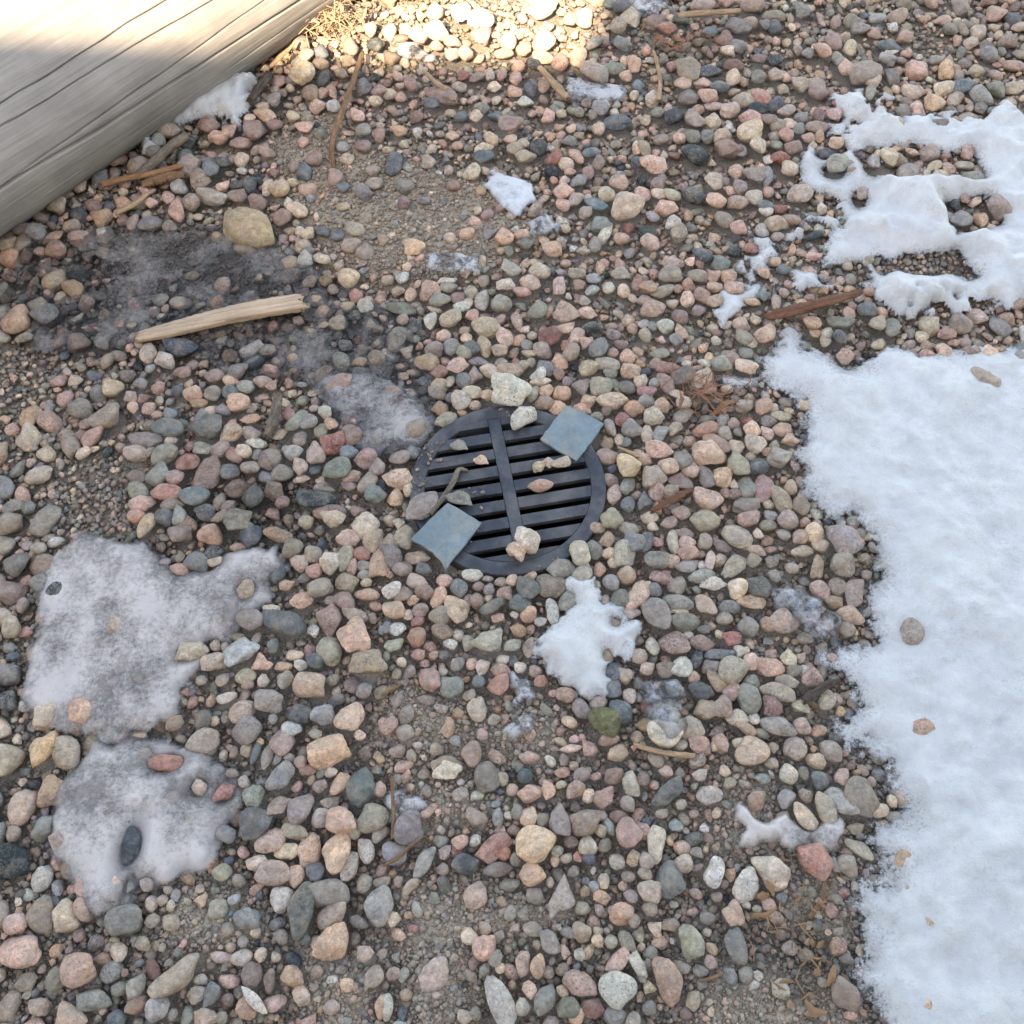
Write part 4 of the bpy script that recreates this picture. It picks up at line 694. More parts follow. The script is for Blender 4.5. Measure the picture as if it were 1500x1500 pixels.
# ------------------------------------------------------------------ node helpers
def new_mat(name):
    m = bpy.data.materials.new(name)
    m.use_nodes = True
    nt = m.node_tree
    nt.nodes.clear()
    out = nt.nodes.new('ShaderNodeOutputMaterial')
    b = nt.nodes.new('ShaderNodeBsdfPrincipled')
    nt.links.new(b.outputs[0], out.inputs['Surface'])
    return m, nt, b, out
def N(nt, t, **kw):
    n = nt.nodes.new('ShaderNode' + t)
    for k, v in kw.items():
        if k in n.inputs.keys() if isinstance(k, str) else False:
            n.inputs[k].default_value = v
        else:
            setattr(n, k, v)
    return n
def noise(nt, vec, scale, detail=3.0, rough=0.55, dist=0.0):
    n = nt.nodes.new('ShaderNodeTexNoise')
    n.inputs['Scale'].default_value = scale
    n.inputs['Detail'].default_value = detail
    n.inputs['Roughness'].default_value = rough
    n.inputs['Distortion'].default_value = dist
    if vec is not None: nt.links.new(vec, n.inputs['Vector'])
    return n
def ramp(nt, fac, stops):
    r = nt.nodes.new('ShaderNodeValToRGB')
    e = r.color_ramp.elements
    while len(e) < len(stops): e.new(0.5)
    for i, (p, c) in enumerate(stops):
        e[i].position = p
        e[i].color = (c, c, c, 1) if not isinstance(c, tuple) else (c + (1,) if len(c) == 3 else c)
    nt.links.new(fac, r.inputs['Fac'])
    return r
def mix(nt, fac, a, b, mode='MIX'):
    m = nt.nodes.new('ShaderNodeMix')
    m.data_type = 'RGBA'; m.blend_type = mode
    for sock, v in ((m.inputs['Factor'], fac), (m.inputs[6], a), (m.inputs[7], b)):
        if isinstance(v, (int, float)): sock.default_value = v
        elif isinstance(v, tuple): sock.default_value = v if len(v) == 4 else v + (1,)
        else: nt.links.new(v, sock)
    return m.outputs[2]
def math_n(nt, op, a, b=0.0, clamp=False):
    m = nt.nodes.new('ShaderNodeMath'); m.operation = op; m.use_clamp = clamp
    for sock, v in ((m.inputs[0], a), (m.inputs[1], b)):
        if isinstance(v, (int, float)): sock.default_value = v
        else: nt.links.new(v, sock)
    return m.outputs[0]
def bump(nt, height, strength, dist, bsdf):
    b = nt.nodes.new('ShaderNodeBump')
    b.inputs['Strength'].default_value = strength
    b.inputs['Distance'].default_value = dist
    nt.links.new(height, b.inputs['Height'])
    nt.links.new(b.outputs[0], bsdf.inputs['Normal'])
def srgb(r, g, b):
    f = lambda c: (c / 255 / 12.92) if c / 255 <= 0.04045 else ((c / 255 + 0.055) / 1.055) ** 2.4
    return (f(r), f(g), f(b))

# ------------------------------------------------------------------ materials
def stone_material(name, per_object):
    m, nt, b, out = new_mat(name)
    geo = N(nt, 'NewGeometry')
    if per_object:
        oi = N(nt, 'ObjectInfo')
        colr, alpha = oi.outputs['Color'], oi.outputs['Alpha']
    else:
        at = N(nt, 'Attribute', attribute_name='col')
        colr, alpha = at.outputs['Color'], at.outputs['Alpha']
    pos = geo.outputs['Position']
    mott = ramp(nt, noise(nt, pos, 75, 4, 0.6, 0.4).outputs['Fac'], [(0.28, 0.62), (0.72, 1.28)])
    c = mix(nt, 1.0, colr, mott.outputs['Color'], 'MULTIPLY')
    tint = ramp(nt, noise(nt, pos, 45, 2, 0.5).outputs['Fac'], [(0.35, (0.92, 0.98, 1.06)), (0.65, (1.08, 1.0, 0.92))])
    c = mix(nt, 0.55, c, tint.outputs['Color'], 'MULTIPLY')
    med = ramp(nt, noise(nt, pos, 190, 4, 0.65, 0.5).outputs['Fac'], [(0.3, 0.68), (0.5, 1.0), (0.7, 1.26)])
    c = mix(nt, 0.9, c, med.outputs['Color'], 'MULTIPLY')
    # granite speckle: dark mica and pale feldspar grains
    spd = ramp(nt, noise(nt, pos, 330, 2, 0.6).outputs['Fac'], [(0.35, 1.0), (0.42, 0.0)])
    c = mix(nt, math_n(nt, 'MULTIPLY', spd.outputs['Color'], math_n(nt, 'MULTIPLY', alpha, 0.75)), c, (0.05, 0.045, 0.045))
    spl = ramp(nt, noise(nt, pos, 260, 2, 0.6).outputs['Fac'], [(0.58, 0.0), (0.66, 1.0)])
    c = mix(nt, math_n(nt, 'MULTIPLY', spl.outputs['Color'], math_n(nt, 'MULTIPLY', alpha, 0.55)), c, (0.55, 0.50, 0.44))
    fine = ramp(nt, noise(nt, pos, 1100, 2, 0.7).outputs['Fac'], [(0.3, 0.82), (0.7, 1.16)])
    c = mix(nt, 0.9, c, fine.outputs['Color'], 'MULTIPLY')
    vn = math_n(nt, 'ABSOLUTE', math_n(nt, 'SUBTRACT', noise(nt, pos, 55, 3, 0.6, 1.2).outputs['Fac'], 0.5))
    vein = ramp(nt, vn, [(0.006, 0.4), (0.02, 0.0)])
    c = mix(nt, vein.outputs['Color'], c, mix(nt, alpha, (0.10, 0.09, 0.085), (0.55, 0.5, 0.45)))
    # dried dirt film in patches
    dust = ramp(nt, noise(nt, pos, 42, 5, 0.7).outputs['Fac'], [(0.48, 0.0), (0.72, 0.6)])
    c = mix(nt, dust.outputs['Color'], c, (0.40, 0.335, 0.27))
    nt.links.new(c, b.inputs['Base Color'])
    rg = ramp(nt, noise(nt, pos, 60, 3).outputs['Fac'], [(0.3, 0.62), (0.7, 0.85)])
    nt.links.new(rg.outputs['Color'], b.inputs['Roughness'])
    b.inputs['Specular IOR Level'].default_value = 0.35
    h = math_n(nt, 'ADD', noise(nt, pos, 420, 4, 0.6).outputs['Fac'], math_n(nt, 'MULTIPLY', noise(nt, pos, 110, 3).outputs['Fac'], 2.0))
    bump(nt, h, 0.75, 0.0016, b)
    return m
M_STONE = stone_material('river stone', True)
M_GRAVEL = stone_material('river gravel', False)

def ground_material():
    m, nt, b, out = new_mat('gritty earth')
    geo = N(nt, 'NewGeometry'); pos = geo.outputs['Position']
    n1 = noise(nt, pos, 14, 5, 0.65)
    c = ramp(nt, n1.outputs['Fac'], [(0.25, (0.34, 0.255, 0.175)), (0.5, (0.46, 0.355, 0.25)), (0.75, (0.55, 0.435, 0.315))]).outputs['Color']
    shaded_soil = ramp(nt, n1.outputs['Fac'], [(0.25, (0.19, 0.148, 0.11)), (0.75, (0.34, 0.268, 0.2))]).outputs['Color']  # dark earth between stones, its colour deepened to stand for shade in the gaps
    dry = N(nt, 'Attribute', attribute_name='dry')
    c = mix(nt, dry.outputs['Fac'], shaded_soil, c)
    gr = ramp(nt, noise(nt, pos, 520, 3, 0.75).outputs['Fac'], [(0.28, 0.45), (0.5, 1.0), (0.74, 1.75)])
    c = mix(nt, 0.9, c, gr.outputs['Color'], 'MULTIPLY')
    vor = N(nt, 'TexVoronoi'); vor.inputs['Scale'].default_value = 330
    nt.links.new(pos, vor.inputs['Vector'])
    hs = N(nt, 'HueSaturation'); hs.inputs['Saturation'].default_value = 0.18; hs.inputs['Value'].default_value = 0.55
    nt.links.new(vor.outputs['Color'], hs.inputs['Color'])
    c = mix(nt, 0.22, c, hs.outputs['Color'], 'MIX')
    wet = N(nt, 'Attribute', attribute_name='wet')
    wf = math_n(nt, 'MULTIPLY', wet.outputs['Fac'], 0.72)
    c = mix(nt, wf, c, (0.05, 0.043, 0.037))
    nt.links.new(c, b.inputs['Base Color'])
    r = math_n(nt, 'SUBTRACT', 0.95, math_n(nt, 'MULTIPLY', wet.outputs['Fac'], 0.5))
    nt.links.new(r, b.inputs['Roughness'])
    h = math_n(nt, 'ADD', noise(nt, pos, 300, 4, 0.7).outputs['Fac'], math_n(nt, 'MULTIPLY', vor.outputs['Distance'], 0.8))
    bump(nt, h, 0.8, 0.003, b)
    return m
M_GROUND = ground_material()

def snow_material():
    m, nt, b, out = new_mat('old snow')
    geo = N(nt, 'NewGeometry'); pos = geo.outputs['Position']
    th = N(nt, 'Attribute', attribute_name='thick')
    n1 = noise(nt, pos, 22, 5, 0.65)
    c = ramp(nt, n1.outputs['Fac'], [(0.3, (0.63, 0.64, 0.655)), (0.6, (0.76, 0.765, 0.77))]).outputs['Color']
    # trampled-in dirt specks, more where the snow is thin
    sp = ramp(nt, noise(nt, pos, 260, 4, 0.75).outputs['Fac'], [(0.53, 0.0), (0.61, 1.0)])
    patch = ramp(nt, noise(nt, pos, 12, 3, 0.6).outputs['Fac'], [(0.40, 0.10), (0.64, 0.9)])
    thin = ramp(nt, th.outputs['Fac'], [(0.1, 1.0), (0.95, 0.2)])
    f = math_n(nt, 'MULTIPLY', math_n(nt, 'MULTIPLY', sp.outputs['Color'], patch.outputs['Color']), thin.outputs['Color'])
    c = mix(nt, f, c, (0.16, 0.13, 0.11))
    film = ramp(nt, noise(nt, pos, 35, 4, 0.65).outputs['Fac'], [(0.42, 0.0), (0.75, 0.6)])
    c = mix(nt, math_n(nt, 'MULTIPLY', film.outputs['Color'], thin.outputs['Color']), c, (0.42, 0.38, 0.34))
    nt.links.new(c, b.inputs['Base Color'])
    b.inputs['Roughness'].default_value = 0.6
    b.inputs['Subsurface Weight'].default_value = 0.25
    b.inputs['Subsurface Radius'].default_value = (0.006, 0.007, 0.008)
    b.inputs['Subsurface Scale'].default_value = 0.6
    h = math_n(nt, 'ADD', noise(nt, pos, 330, 5, 0.8).outputs['Fac'], math_n(nt, 'MULTIPLY', noise(nt, pos, 60, 3).outputs['Fac'], 1.3))
    bump(nt, h, 0.8, 0.004, b)
    # melting rim is glazed and half see-through
    tr = N(nt, 'BsdfTransparent'); tr.inputs['Color'].default_value = (0.86, 0.9, 0.95, 1)
    ms = N(nt, 'MixShader')
    al = math_n(nt, 'ADD', th.outputs['Fac'], math_n(nt, 'MULTIPLY', math_n(nt, 'SUBTRACT', noise(nt, pos, 95, 6, 0.85).outputs['Fac'], 0.5), 1.0))
    a2 = ramp(nt, al, [(0.06, 0.0), (0.17, 0.75), (0.42, 1.0)])
    nt.links.new(a2.outputs['Color'], ms.inputs[0])
    nt.links.new(tr.outputs[0], ms.inputs[1]); nt.links.new(b.outputs[0], ms.inputs[2])
    nt.links.new(ms.outputs[0], out.inputs['Surface'])
    return m
M_SNOW = snow_material()

def ice_material(name, lo, hi, amount, colour, rough=0.2, scale=16, tint=(0.9, 0.93, 0.96)):
    """clear ice with milky air-bubble clouds"""
    m, nt, b, out = new_mat(name)
    geo = N(nt, 'NewGeometry'); pos = geo.outputs['Position']
    n1 = noise(nt, pos, scale, 5, 0.62)
    n2 = noise(nt, pos, 150, 6, 0.85)
    s = math_n(nt, 'ADD', n1.outputs['Fac'], math_n(nt, 'MULTIPLY', math_n(nt, 'SUBTRACT', n2.outputs['Fac'], 0.5), 0.68))
    th = N(nt, 'Attribute', attribute_name='thick')
    milk = ramp(nt, s, [(lo, amount[0]), (hi, amount[1])])
    mk = math_n(nt, 'MULTIPLY', milk.outputs['Color'], ramp(nt, th.outputs['Fac'], [(0.0, 0.0), (0.25, 0.55), (0.9, 1.0)]).outputs['Color'], True)
    cc = ramp(nt, noise(nt, pos, 26, 4, 0.6).outputs['Fac'], [(0.3, tuple(x * 0.78 for x in colour)), (0.7, colour)])
    sp = ramp(nt, noise(nt, pos, 300, 3, 0.75).outputs['Fac'], [(0.62, 0.0), (0.72, 0.7)])
    c = mix(nt, sp.outputs['Color'], cc.outputs['Color'], (0.2, 0.17, 0.15))
    nt.links.new(c, b.inputs['Base Color'])
    b.inputs['Roughness'].default_value = 0.5
    tr = N(nt, 'BsdfTransparent'); tr.inputs['Color'].default_value = tint + (1,)
    ms = N(nt, 'MixShader')
    nt.links.new(mk, ms.inputs[0])
    nt.links.new(tr.outputs[0], ms.inputs[1]); nt.links.new(b.outputs[0], ms.inputs[2])
    gl = N(nt, 'BsdfGlossy'); gl.inputs['Roughness'].default_value = rough
    fr = N(nt, 'Fresnel'); fr.inputs['IOR'].default_value = 1.31
    bm = N(nt, 'Bump'); bm.inputs['Strength'].default_value = 0.5; bm.inputs['Distance'].default_value = 0.004
    nt.links.new(math_n(nt, 'ADD', n1.outputs['Fac'], math_n(nt, 'MULTIPLY', noise(nt, pos, 90, 3, 0.6).outputs['Fac'], 0.5)), bm.inputs['Height'])
    for q in (gl, fr, b): nt.links.new(bm.outputs[0], q.inputs['Normal'])
    m2 = N(nt, 'MixShader')
    nt.links.new(math_n(nt, 'MULTIPLY', fr.outputs[0], 1.0), m2.inputs[0])
    nt.links.new(ms.outputs[0], m2.inputs[1]); nt.links.new(gl.outputs[0], m2.inputs[2])
    nt.links.new(m2.outputs[0], out.inputs['Surface'])
    return m
M_ICE_DARK = ice_material('clear puddle ice', 0.46, 0.70, (0.0, 0.42), (0.50, 0.45, 0.42), 0.06, 13, (0.86, 0.86, 0.86))
M_ICE_MILK = ice_material('milky ice', 0.36, 0.58, (0.26, 0.84), (0.74, 0.67, 0.64), 0.10, 12)
M_ICE_HAZE = ice_material('cloudy puddle ice', 0.38, 0.66, (0.06, 0.74), (0.60, 0.55, 0.53), 0.12, 15)
M_FROST = ice_material('thin frost', 0.42, 0.58, (0.05, 0.8), (0.64, 0.64, 0.66), 0.3, 34)
M_ICE_WHITE = ice_material('white bubbly ice', 0.2, 0.5, (0.45, 0.95), (0.66, 0.68, 0.72), 0.25, 30)
M_ICE_CLEAR = ice_material('clear ice shards', 0.42, 0.72, (0.05, 0.75), (0.6, 0.63, 0.68), 0.08, 40)

def wood_material(name, c0, c1, c2, axis_scale=(3, 60, 60), bumpy=0.5, dist=0.002, fibre=0.8):
    m, nt, b, out = new_mat(name)
    tc = N(nt, 'TexCoord'); mp = N(nt, 'Mapping')
    mp.inputs['Scale'].default_value = axis_scale
    nt.links.new(tc.outputs['Object'], mp.inputs['Vector'])
    v = mp.outputs[0]
    n1 = noise(nt, v, 1.0, 6, 0.65, 0.8)
    c = ramp(nt, n1.outputs['Fac'], [(0.3, c0), (0.5, c1), (0.72, c2)]).outputs['Color']
    n3 = noise(nt, tc.outputs['Object'], 7, 4, 0.6)
    st = ramp(nt, n3.outputs['Fac'], [(0.3, 0.72), (0.7, 1.15)])
    c = mix(nt, 0.9, c, st.outputs['Color'], 'MULTIPLY')
    n2 = noise(nt, v, 4.0, 4, 0.7)
    fib = ramp(nt, n2.outputs['Fac'], [(0.32, 0.62), (0.55, 1.06)])
    c = mix(nt, fibre, c, fib.outputs['Color'], 'MULTIPLY')
    nt.links.new(c, b.inputs['Base Color'])
    b.inputs['Roughness'].default_value = 0.85
    b.inputs['Specular IOR Level'].default_value = 0.25
    bump(nt, math_n(nt, 'ADD', n2.outputs['Fac'], n1.outputs['Fac']), bumpy, dist, b)
    return m
M_TIMBER = wood_material('weathered grey timber', srgb(150, 144, 141), srgb(163, 157, 153), srgb(175, 168, 163), (2.0, 70, 70), 0.3, 0.002, 0.45)
M_PLANK = wood_material('bare pale wood', srgb(164, 138, 116), srgb(196, 170, 146), srgb(214, 190, 168), (5, 130, 130), 0.5, 0.001)
M_TWIG_BROWN = wood_material('brown twig bark', srgb(105, 78, 58), srgb(140, 108, 84), srgb(165, 134, 106), (40, 200, 200), 0.6, 0.001)
M_TWIG_GREY = wood_material('grey stick bark', srgb(88, 78, 70), srgb(125, 112, 100), srgb(155, 142, 128), (30, 150, 150), 0.7, 0.001)
M_TWIG_TAN = wood_material('tan dry twig', srgb(146, 114, 88), srgb(182, 150, 122), srgb(204, 174, 146), (30, 180, 180), 0.5, 0.001)
M_TWIG_DARK = wood_material('dark wet stick', srgb(62, 54, 50), srgb(92, 80, 74), srgb(118, 104, 96), (30, 150, 150), 0.7, 0.001)
M_BARK_RED = wood_material('reddish bark', srgb(88, 58, 46), srgb(128, 88, 70), srgb(150, 110, 90), (14, 150, 150), 0.9, 0.002)
M_TWIG_ORANGE = wood_material('orange bare twig', srgb(128, 92, 66), srgb(160, 120, 88), srgb(182, 144, 112), (20, 180, 180), 0.5, 0.001)

def plastic_material():
    m, nt, b, out = new_mat('dark weathered plastic')
    geo = N(nt, 'NewGeometry'); pos = geo.outputs['Position']
    c = ramp(nt, noise(nt, pos, 40, 4, 0.6).outputs['Fac'], [(0.3, (0.030, 0.036, 0.047)), (0.7, (0.054, 0.062, 0.079))]).outputs['Color']
    d1 = ramp(nt, noise(nt, pos, 18, 5, 0.7).outputs['Fac'], [(0.44, 0.0), (0.72, 0.8)])
    d2 = ramp(nt, noise(nt, pos, 500, 3, 0.8).outputs['Fac'], [(0.62, 0.0), (0.72, 0.7)])
    c = mix(nt, d1.outputs['Color'], c, (0.16, 0.152, 0.145))
    c = mix(nt, math_n(nt, 'MULTIPLY', d2.outputs['Color'], d1.outputs['Color']), c, (0.4, 0.36, 0.31))
    nt.links.new(c, b.inputs['Base Color'])
    b.inputs['Roughness'].default_value = 0.5
    bump(nt, noise(nt, pos, 260, 4, 0.6).outputs['Fac'], 0.25, 0.001, b)
    return m
M_PLASTIC = plastic_material()
def slate_material():
    m, nt, b, out = new_mat('blue-grey slate')
    geo = N(nt, 'NewGeometry'); pos = geo.outputs['Position']
    c = ramp(nt, noise(nt, pos, 30, 5, 0.6).outputs['Fac'], [(0.3, srgb(102, 122, 130)), (0.7, srgb(132, 150, 156))]).outputs['Color']
    d = ramp(nt, noise(nt, pos, 22, 4, 0.7).outputs['Fac'], [(0.45, 0.0), (0.7, 0.75)])
    c = mix(nt, d.outputs['Color'], c, srgb(170, 160, 146))
    s = ramp(nt, noise(nt, pos, 520, 3, 0.7).outputs['Fac'], [(0.3, 0.85), (0.7, 1.12)])
    c = mix(nt, 0.9, c, s.outputs['Color'], 'MULTIPLY')
    nt.links.new(c, b.inputs['Base Color'])
    b.inputs['Roughness'].default_value = 0.6
    bump(nt, noise(nt, pos, 180, 5, 0.65).outputs['Fac'], 0.35, 0.001, b)
    return m
M_SLATE = slate_material()
def plain_material(name, col, rough=0.9, scale=3.0):
    m, nt, b, out = new_mat(name)
    tc = N(nt, 'TexCoord')
    c = ramp(nt, noise(nt, tc.outputs['Object'], scale, 4, 0.6).outputs['Fac'], [(0.3, tuple(x * 0.8 for x in col)), (0.7, col)])
    nt.links.new(c.outputs['Color'], b.inputs['Base Color'])
    b.inputs['Roughness'].default_value = rough
    return m
M_PIPE = plain_material('black drain pipe', (0.012, 0.012, 0.013), 0.7)
M_SILT = plain_material('drain silt', (0.03, 0.026, 0.022), 0.9, 30)
M_SIDING = plain_material('beige painted siding', (0.42, 0.38, 0.33))
M_ROOF = plain_material('brown shingle', (0.10, 0.085, 0.075), 0.9, 8)
M_NEEDLE = plain_material('dry needles', srgb(150, 104, 78), 0.85, 60)
M_GRASS = plain_material('dry grass', srgb(186, 158, 132), 0.85, 60)
M_LEAF = plain_material('brown leaf scraps', srgb(150, 114, 84), 0.8, 60)

# ------------------------------------------------------------------ ground: one sheet, fine near the camera, coarse to the horizon
def ground():
    fine = np.arange(-1.65, 1.6501, 0.011)
    coarse = np.array([2.0, 2.6, 3.6, 5.5, 9, 16, 30, 60, 120])
    xs = np.concatenate([-coarse[::-1], fine, coarse])
    ys = np.concatenate([-coarse[::-1], np.arange(-1.1, 1.8001, 0.011), coarse])
    X, Y = np.meshgrid(xs, ys)
    near = (np.abs(X) < 1.6) & (Y > -1.05) & (Y < 1.75)
    Z = np.where(near, ground_zz(X, Y), -0.006)
    Z = Z + np.where(near, 0.004 * fbm(X, Y, 0.03, 9, 2), 0)
    R = np.hypot(X, Y)
    ny, nx = X.shape
    idx = np.arange(nx * ny).reshape(ny, nx)
    Fq = np.stack([idx[:-1, :-1], idx[:-1, 1:], idx[1:, 1:], idx[1:, :-1]], -1).reshape(-1, 4)
    cx = (X[:-1, :-1] + X[1:, 1:]) / 2; cy = (Y[:-1, :-1] + Y[1:, 1:]) / 2
    keep = (np.hypot(cx, cy) > 0.138).ravel()
    me = np_mesh('ground', np.stack([X, Y, Z], -1).reshape(-1, 3), Fq[keep])
    point_attr(me, 'dry', np.where(near, samp(DIRT_R, X, Y), 0.3).ravel())  # pale open sand; elsewhere the earth colour includes painted gap shade
    point_attr(me, 'wet', np.where(near, samp(WET_R, X, Y), 0).ravel())
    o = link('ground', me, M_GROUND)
    tag(o, kind='structure')
    return o
ground()

# ------------------------------------------------------------------ the house behind the photographer whose shadow covers the yard
def box(bm, x0, x1, y0, y1, z0, z1):
    vs_ = [bm.verts.new((x, y, z)) for z in (z0, z1) for y in (y0, y1) for x in (x0, x1)]
    for f in ((0, 2, 3, 1), (4, 5, 7, 6), (0, 1, 5, 4), (2, 6, 7, 3), (0, 4, 6, 2), (1, 3, 7, 5)):
        bm.faces.new([vs_[i] for i in f])
def bm_obj(name, bm, mat, parent=None, smooth=False):
    bmesh.ops.recalc_face_normals(bm, faces=bm.faces[:])
    me = bpy.data.meshes.new(name)
    bm.to_mesh(me); bm.free()
    if smooth:
        me.polygons.foreach_set('use_smooth', np.ones(len(me.polygons), dtype=bool))
    return link(name, me, mat, parent)
house = link('house', None)
house.location = (0, -4.2, 0)
tag(house, 'beige sided house behind the viewer that shades the gravel', 'house')
bm = bmesh.new(); box(bm, -1.231, 9.5, -6.0, 0.0, -0.2, 6.4); bm_obj('wall', bm, M_SIDING, house)
bm = bmesh.new(); box(bm, -9.5, -1.236, -4.0, 0.0, -0.2, 4.40); bm_obj('annex_wall', bm, M_SIDING, house)
bm = bmesh.new(); box(bm, -9.6, -1.239, -4.2, 0.02, 4.403, 4.525); bm_obj('annex_roof', bm, M_ROOF, house)
bm = bmesh.new()
a = [bm.verts.new(p) for p in ((-1.30, 0.05, 6.403), (9.6, 0.05, 6.403), (9.6, -6.05, 6.403), (-1.30, -6.05, 6.403), (-1.30, -3.0, 7.9), (9.6, -3.0, 7.9))]
for f in ((0, 1, 5, 4), (2, 3, 4, 5), (0, 4, 3), (1, 2, 5), (3, 2, 1, 0)): bm.faces.new([a[i] for i in f])
bm_obj('roof', bm, M_ROOF, house)
for k in range(31):
    bm = bmesh.new(); box(bm, -1.231, 9.5, 0.003, 0.018, 0.02 + k * 0.2, 0.02 + k * 0.2 + 0.188); bm_obj('siding_board', bm, M_SIDING, house)

# ------------------------------------------------------------------ weathered timber
AX = Vector((0.642, 0.767, 0)); NX_ = Vector((-0.767, 0.642, 0))
def timber():
    R = 0.19
    s = np.linspace(-1.55, 1.35, 150)
    th = np.concatenate([np.linspace(-0.42 * math.pi, 1.75, 640), np.linspace(1.8, 1.05 * math.pi, 30)])       # 0 = towards the camera side, pi/2 = top
    S, TH = np.meshgrid(s, th)
    r = R * (1 + 0.05 * fbm(S, TH * 0.3, 0.9, 21, 2)) + 0.0016 * fbm(S * 0.15, TH * R, 0.02, 22, 3)
    # hewn, slightly flattened face towards the yard
    r = r - 0.022 * np.exp(-((TH - 0.75) / 0.5) ** 2)
    arc = TH * R
    cracks = [(0.135, -0.015, -1.5, 1.35, 0.0021, 0.030), (0.178, 0.05, -1.2, 0.15, 0.0011, 0.009), (0.222, -0.03, -0.9, 0.5, 0.0010, 0.007), 
              (0.095, 0.03, -0.6, 0.25, 0.0009, 0.004), (0.065, 0.02, -0.2, 0.9, 0.0009, 0.004), (0.27, 0.02, -1.4, 0.9, 0.0012, 0.008), (0.165, 0.02, 0.05, 0.8, 0.0009, 0.005), ]
    for k, (a0, sl, s0, s1, w, d) in enumerate(cracks):
        line = a0 - 0.158 + sl * S + 0.014 * fbm(S, S * 0 + k, 0.5, 30 + k, 3) + 0.0025 * fbm(S, S * 0 + k, 0.06, 50 + k, 2)
        ends = np.clip((S - s0) / 0.15, 0, 1) * np.clip((s1 - S) / 0.15, 0, 1)
        ww = w * (0.6 + 0.8 * (fbm(S, S * 0 + k, 0.25, 60 + k, 2) + 0.5))
        r = r - d * ends * np.exp(-(np.abs(arc - line) / ww) ** 1.5)
    V = np.stack([S, -np.cos(TH) * r, np.sin(TH) * r], -1).reshape(-1, 3)
    ny, nx = S.shape
    idx = np.arange(nx * ny).reshape(ny, nx)
    Fq = np.stack([idx[:-1, :-1], idx[:-1, 1:], idx[1:, 1:], idx[1:, :-1]], -1).reshape(-1, 4)
    me = np_mesh('timber', V, Fq)
    o = link('timber', me, M_TIMBER)
    c = Vector((-0.560, 1.005, 0)) + NX_ * 0.112
    o.location = (c.x, c.y, 0.132)
    o.rotation_euler = (0, 0, math.atan2(AX.y, AX.x))
    tag(o, 'thick weathered grey timber with long cracks lying across the corner', 'timber')
timber()

# ------------------------------------------------------------------ drain: pipe and grate
GZ = 0.012
def lathe(profile, n=96, close=False):
    V = []; Fq = []
    for k in range(n):
        a = 2 * math.pi * k / n
        for (r, z) in profile: V.append((r * math.cos(a), r * math.sin(a), z))
    m_ = len(profile)
    rngm = m_ if close else m_ - 1
    for k in range(n):
        for j in range(rngm):
            Fq.append((k * m_ + j, ((k + 1) % n) * m_ + j, ((k + 1) % n) * m_ + (j + 1) % m_, k * m_ + (j + 1) % m_))
    return np.array(V), np.array(Fq)
pipe = link('drain_pipe', None)
tag(pipe, 'black round drain pipe sunk below the grate', 'drain pipe')
V, Fq = lathe([(0.1405, -0.002), (0.1405, -0.5), (0.1455, -0.5), (0.1455, -0.002)], 72, True)
link('pipe_wall', np_mesh('pipe_wall', V, Fq), M_PIPE, pipe)
V, Fq = lathe([(0.0002, -0.40), (0.05, -0.402), (0.10, -0.398), (0.1405, -0.39)], 48)
link('silt', np_mesh('silt', V, Fq), M_SILT, pipe)

grate = link('drain_grate', None)
grate.location = (0, 0, GZ)
grate.rotation_euler = (math.radians(0.8), math.radians(-0.6), math.radians(10.5))
tag(grate, 'round black slotted drain grate set in the gravel', 'drain grate')
V, Fq = lathe([(0.1280, -0.022), (0.1280, -0.0022), (0.1288, -0.0012), (0.1318, -0.0008), (0.1328, 0.0), (0.1482, 0.0), (0.1497, -0.0006), (0.1505, -0.002), (0.1505, -0.020), (0.1470, -0.022)], 128, True)
link('rim', np_mesh('rim', V, Fq), M_PLASTIC, grate)
def prism(pts, z0, z1, bev=0.0012):
    """solid from a 2-D outline with a small chamfer along the top"""
    n = len(pts); cx = sum(p[0] for p in pts) / n; cy = sum(p[1] for p in pts) / n
    ring = lambda k, z: [(x + (cx - x) / max(1e-6, math.hypot(cx - x, cy - y)) * k, y + (cy - y) / max(1e-6, math.hypot(cx - x, cy - y)) * k, z) for x, y in pts]
    bm = bmesh.new()
    rs = [[bm.verts.new(p) for p in ring(k, z)] for k, z in ((bev, z1), (0, z1 - bev), (0, z0))]
    bm.faces.new(rs[0]); bm.faces.new(rs[2][::-1])
    for a, b in ((rs[0], rs[1]), (rs[1], rs[2])):
        for i in range(n): bm.faces.new((a[i], b[i], b[(i + 1) % n], a[(i + 1) % n]))
    return bm
PITCH, HS, RI, RB = 0.0308, 0.0062, 0.1284, 0.0096
bm_obj('rib', prism([(-RB, -RI + .001), (RB, -RI + .001), (RB, RI - .001), (-RB, RI - .001)], -0.0125, -0.0006), M_PLASTIC, grate)
for k in range(-3, 4):
    v0, v1 = k * PITCH - (PITCH / 2 - HS), k * PITCH + (PITCH / 2 - HS)
    for sgn in (-1, 1):
        u0, u1 = math.sqrt(RI ** 2 - v0 ** 2), math.sqrt(RI ** 2 - v1 ** 2)
        um = math.sqrt(RI ** 2 - ((v0 + v1) / 2) ** 2)
        q = [(RB + .0002, v0), (u0, v0), (um, (v0 + v1) / 2), (u1, v1), (RB + .0002, v1)]
        bm_obj('slat', prism([(sgn * x, y) for x, y in q], -0.010, -0.0008 - 0.0001 * (k % 2)), M_PLASTIC, grate)
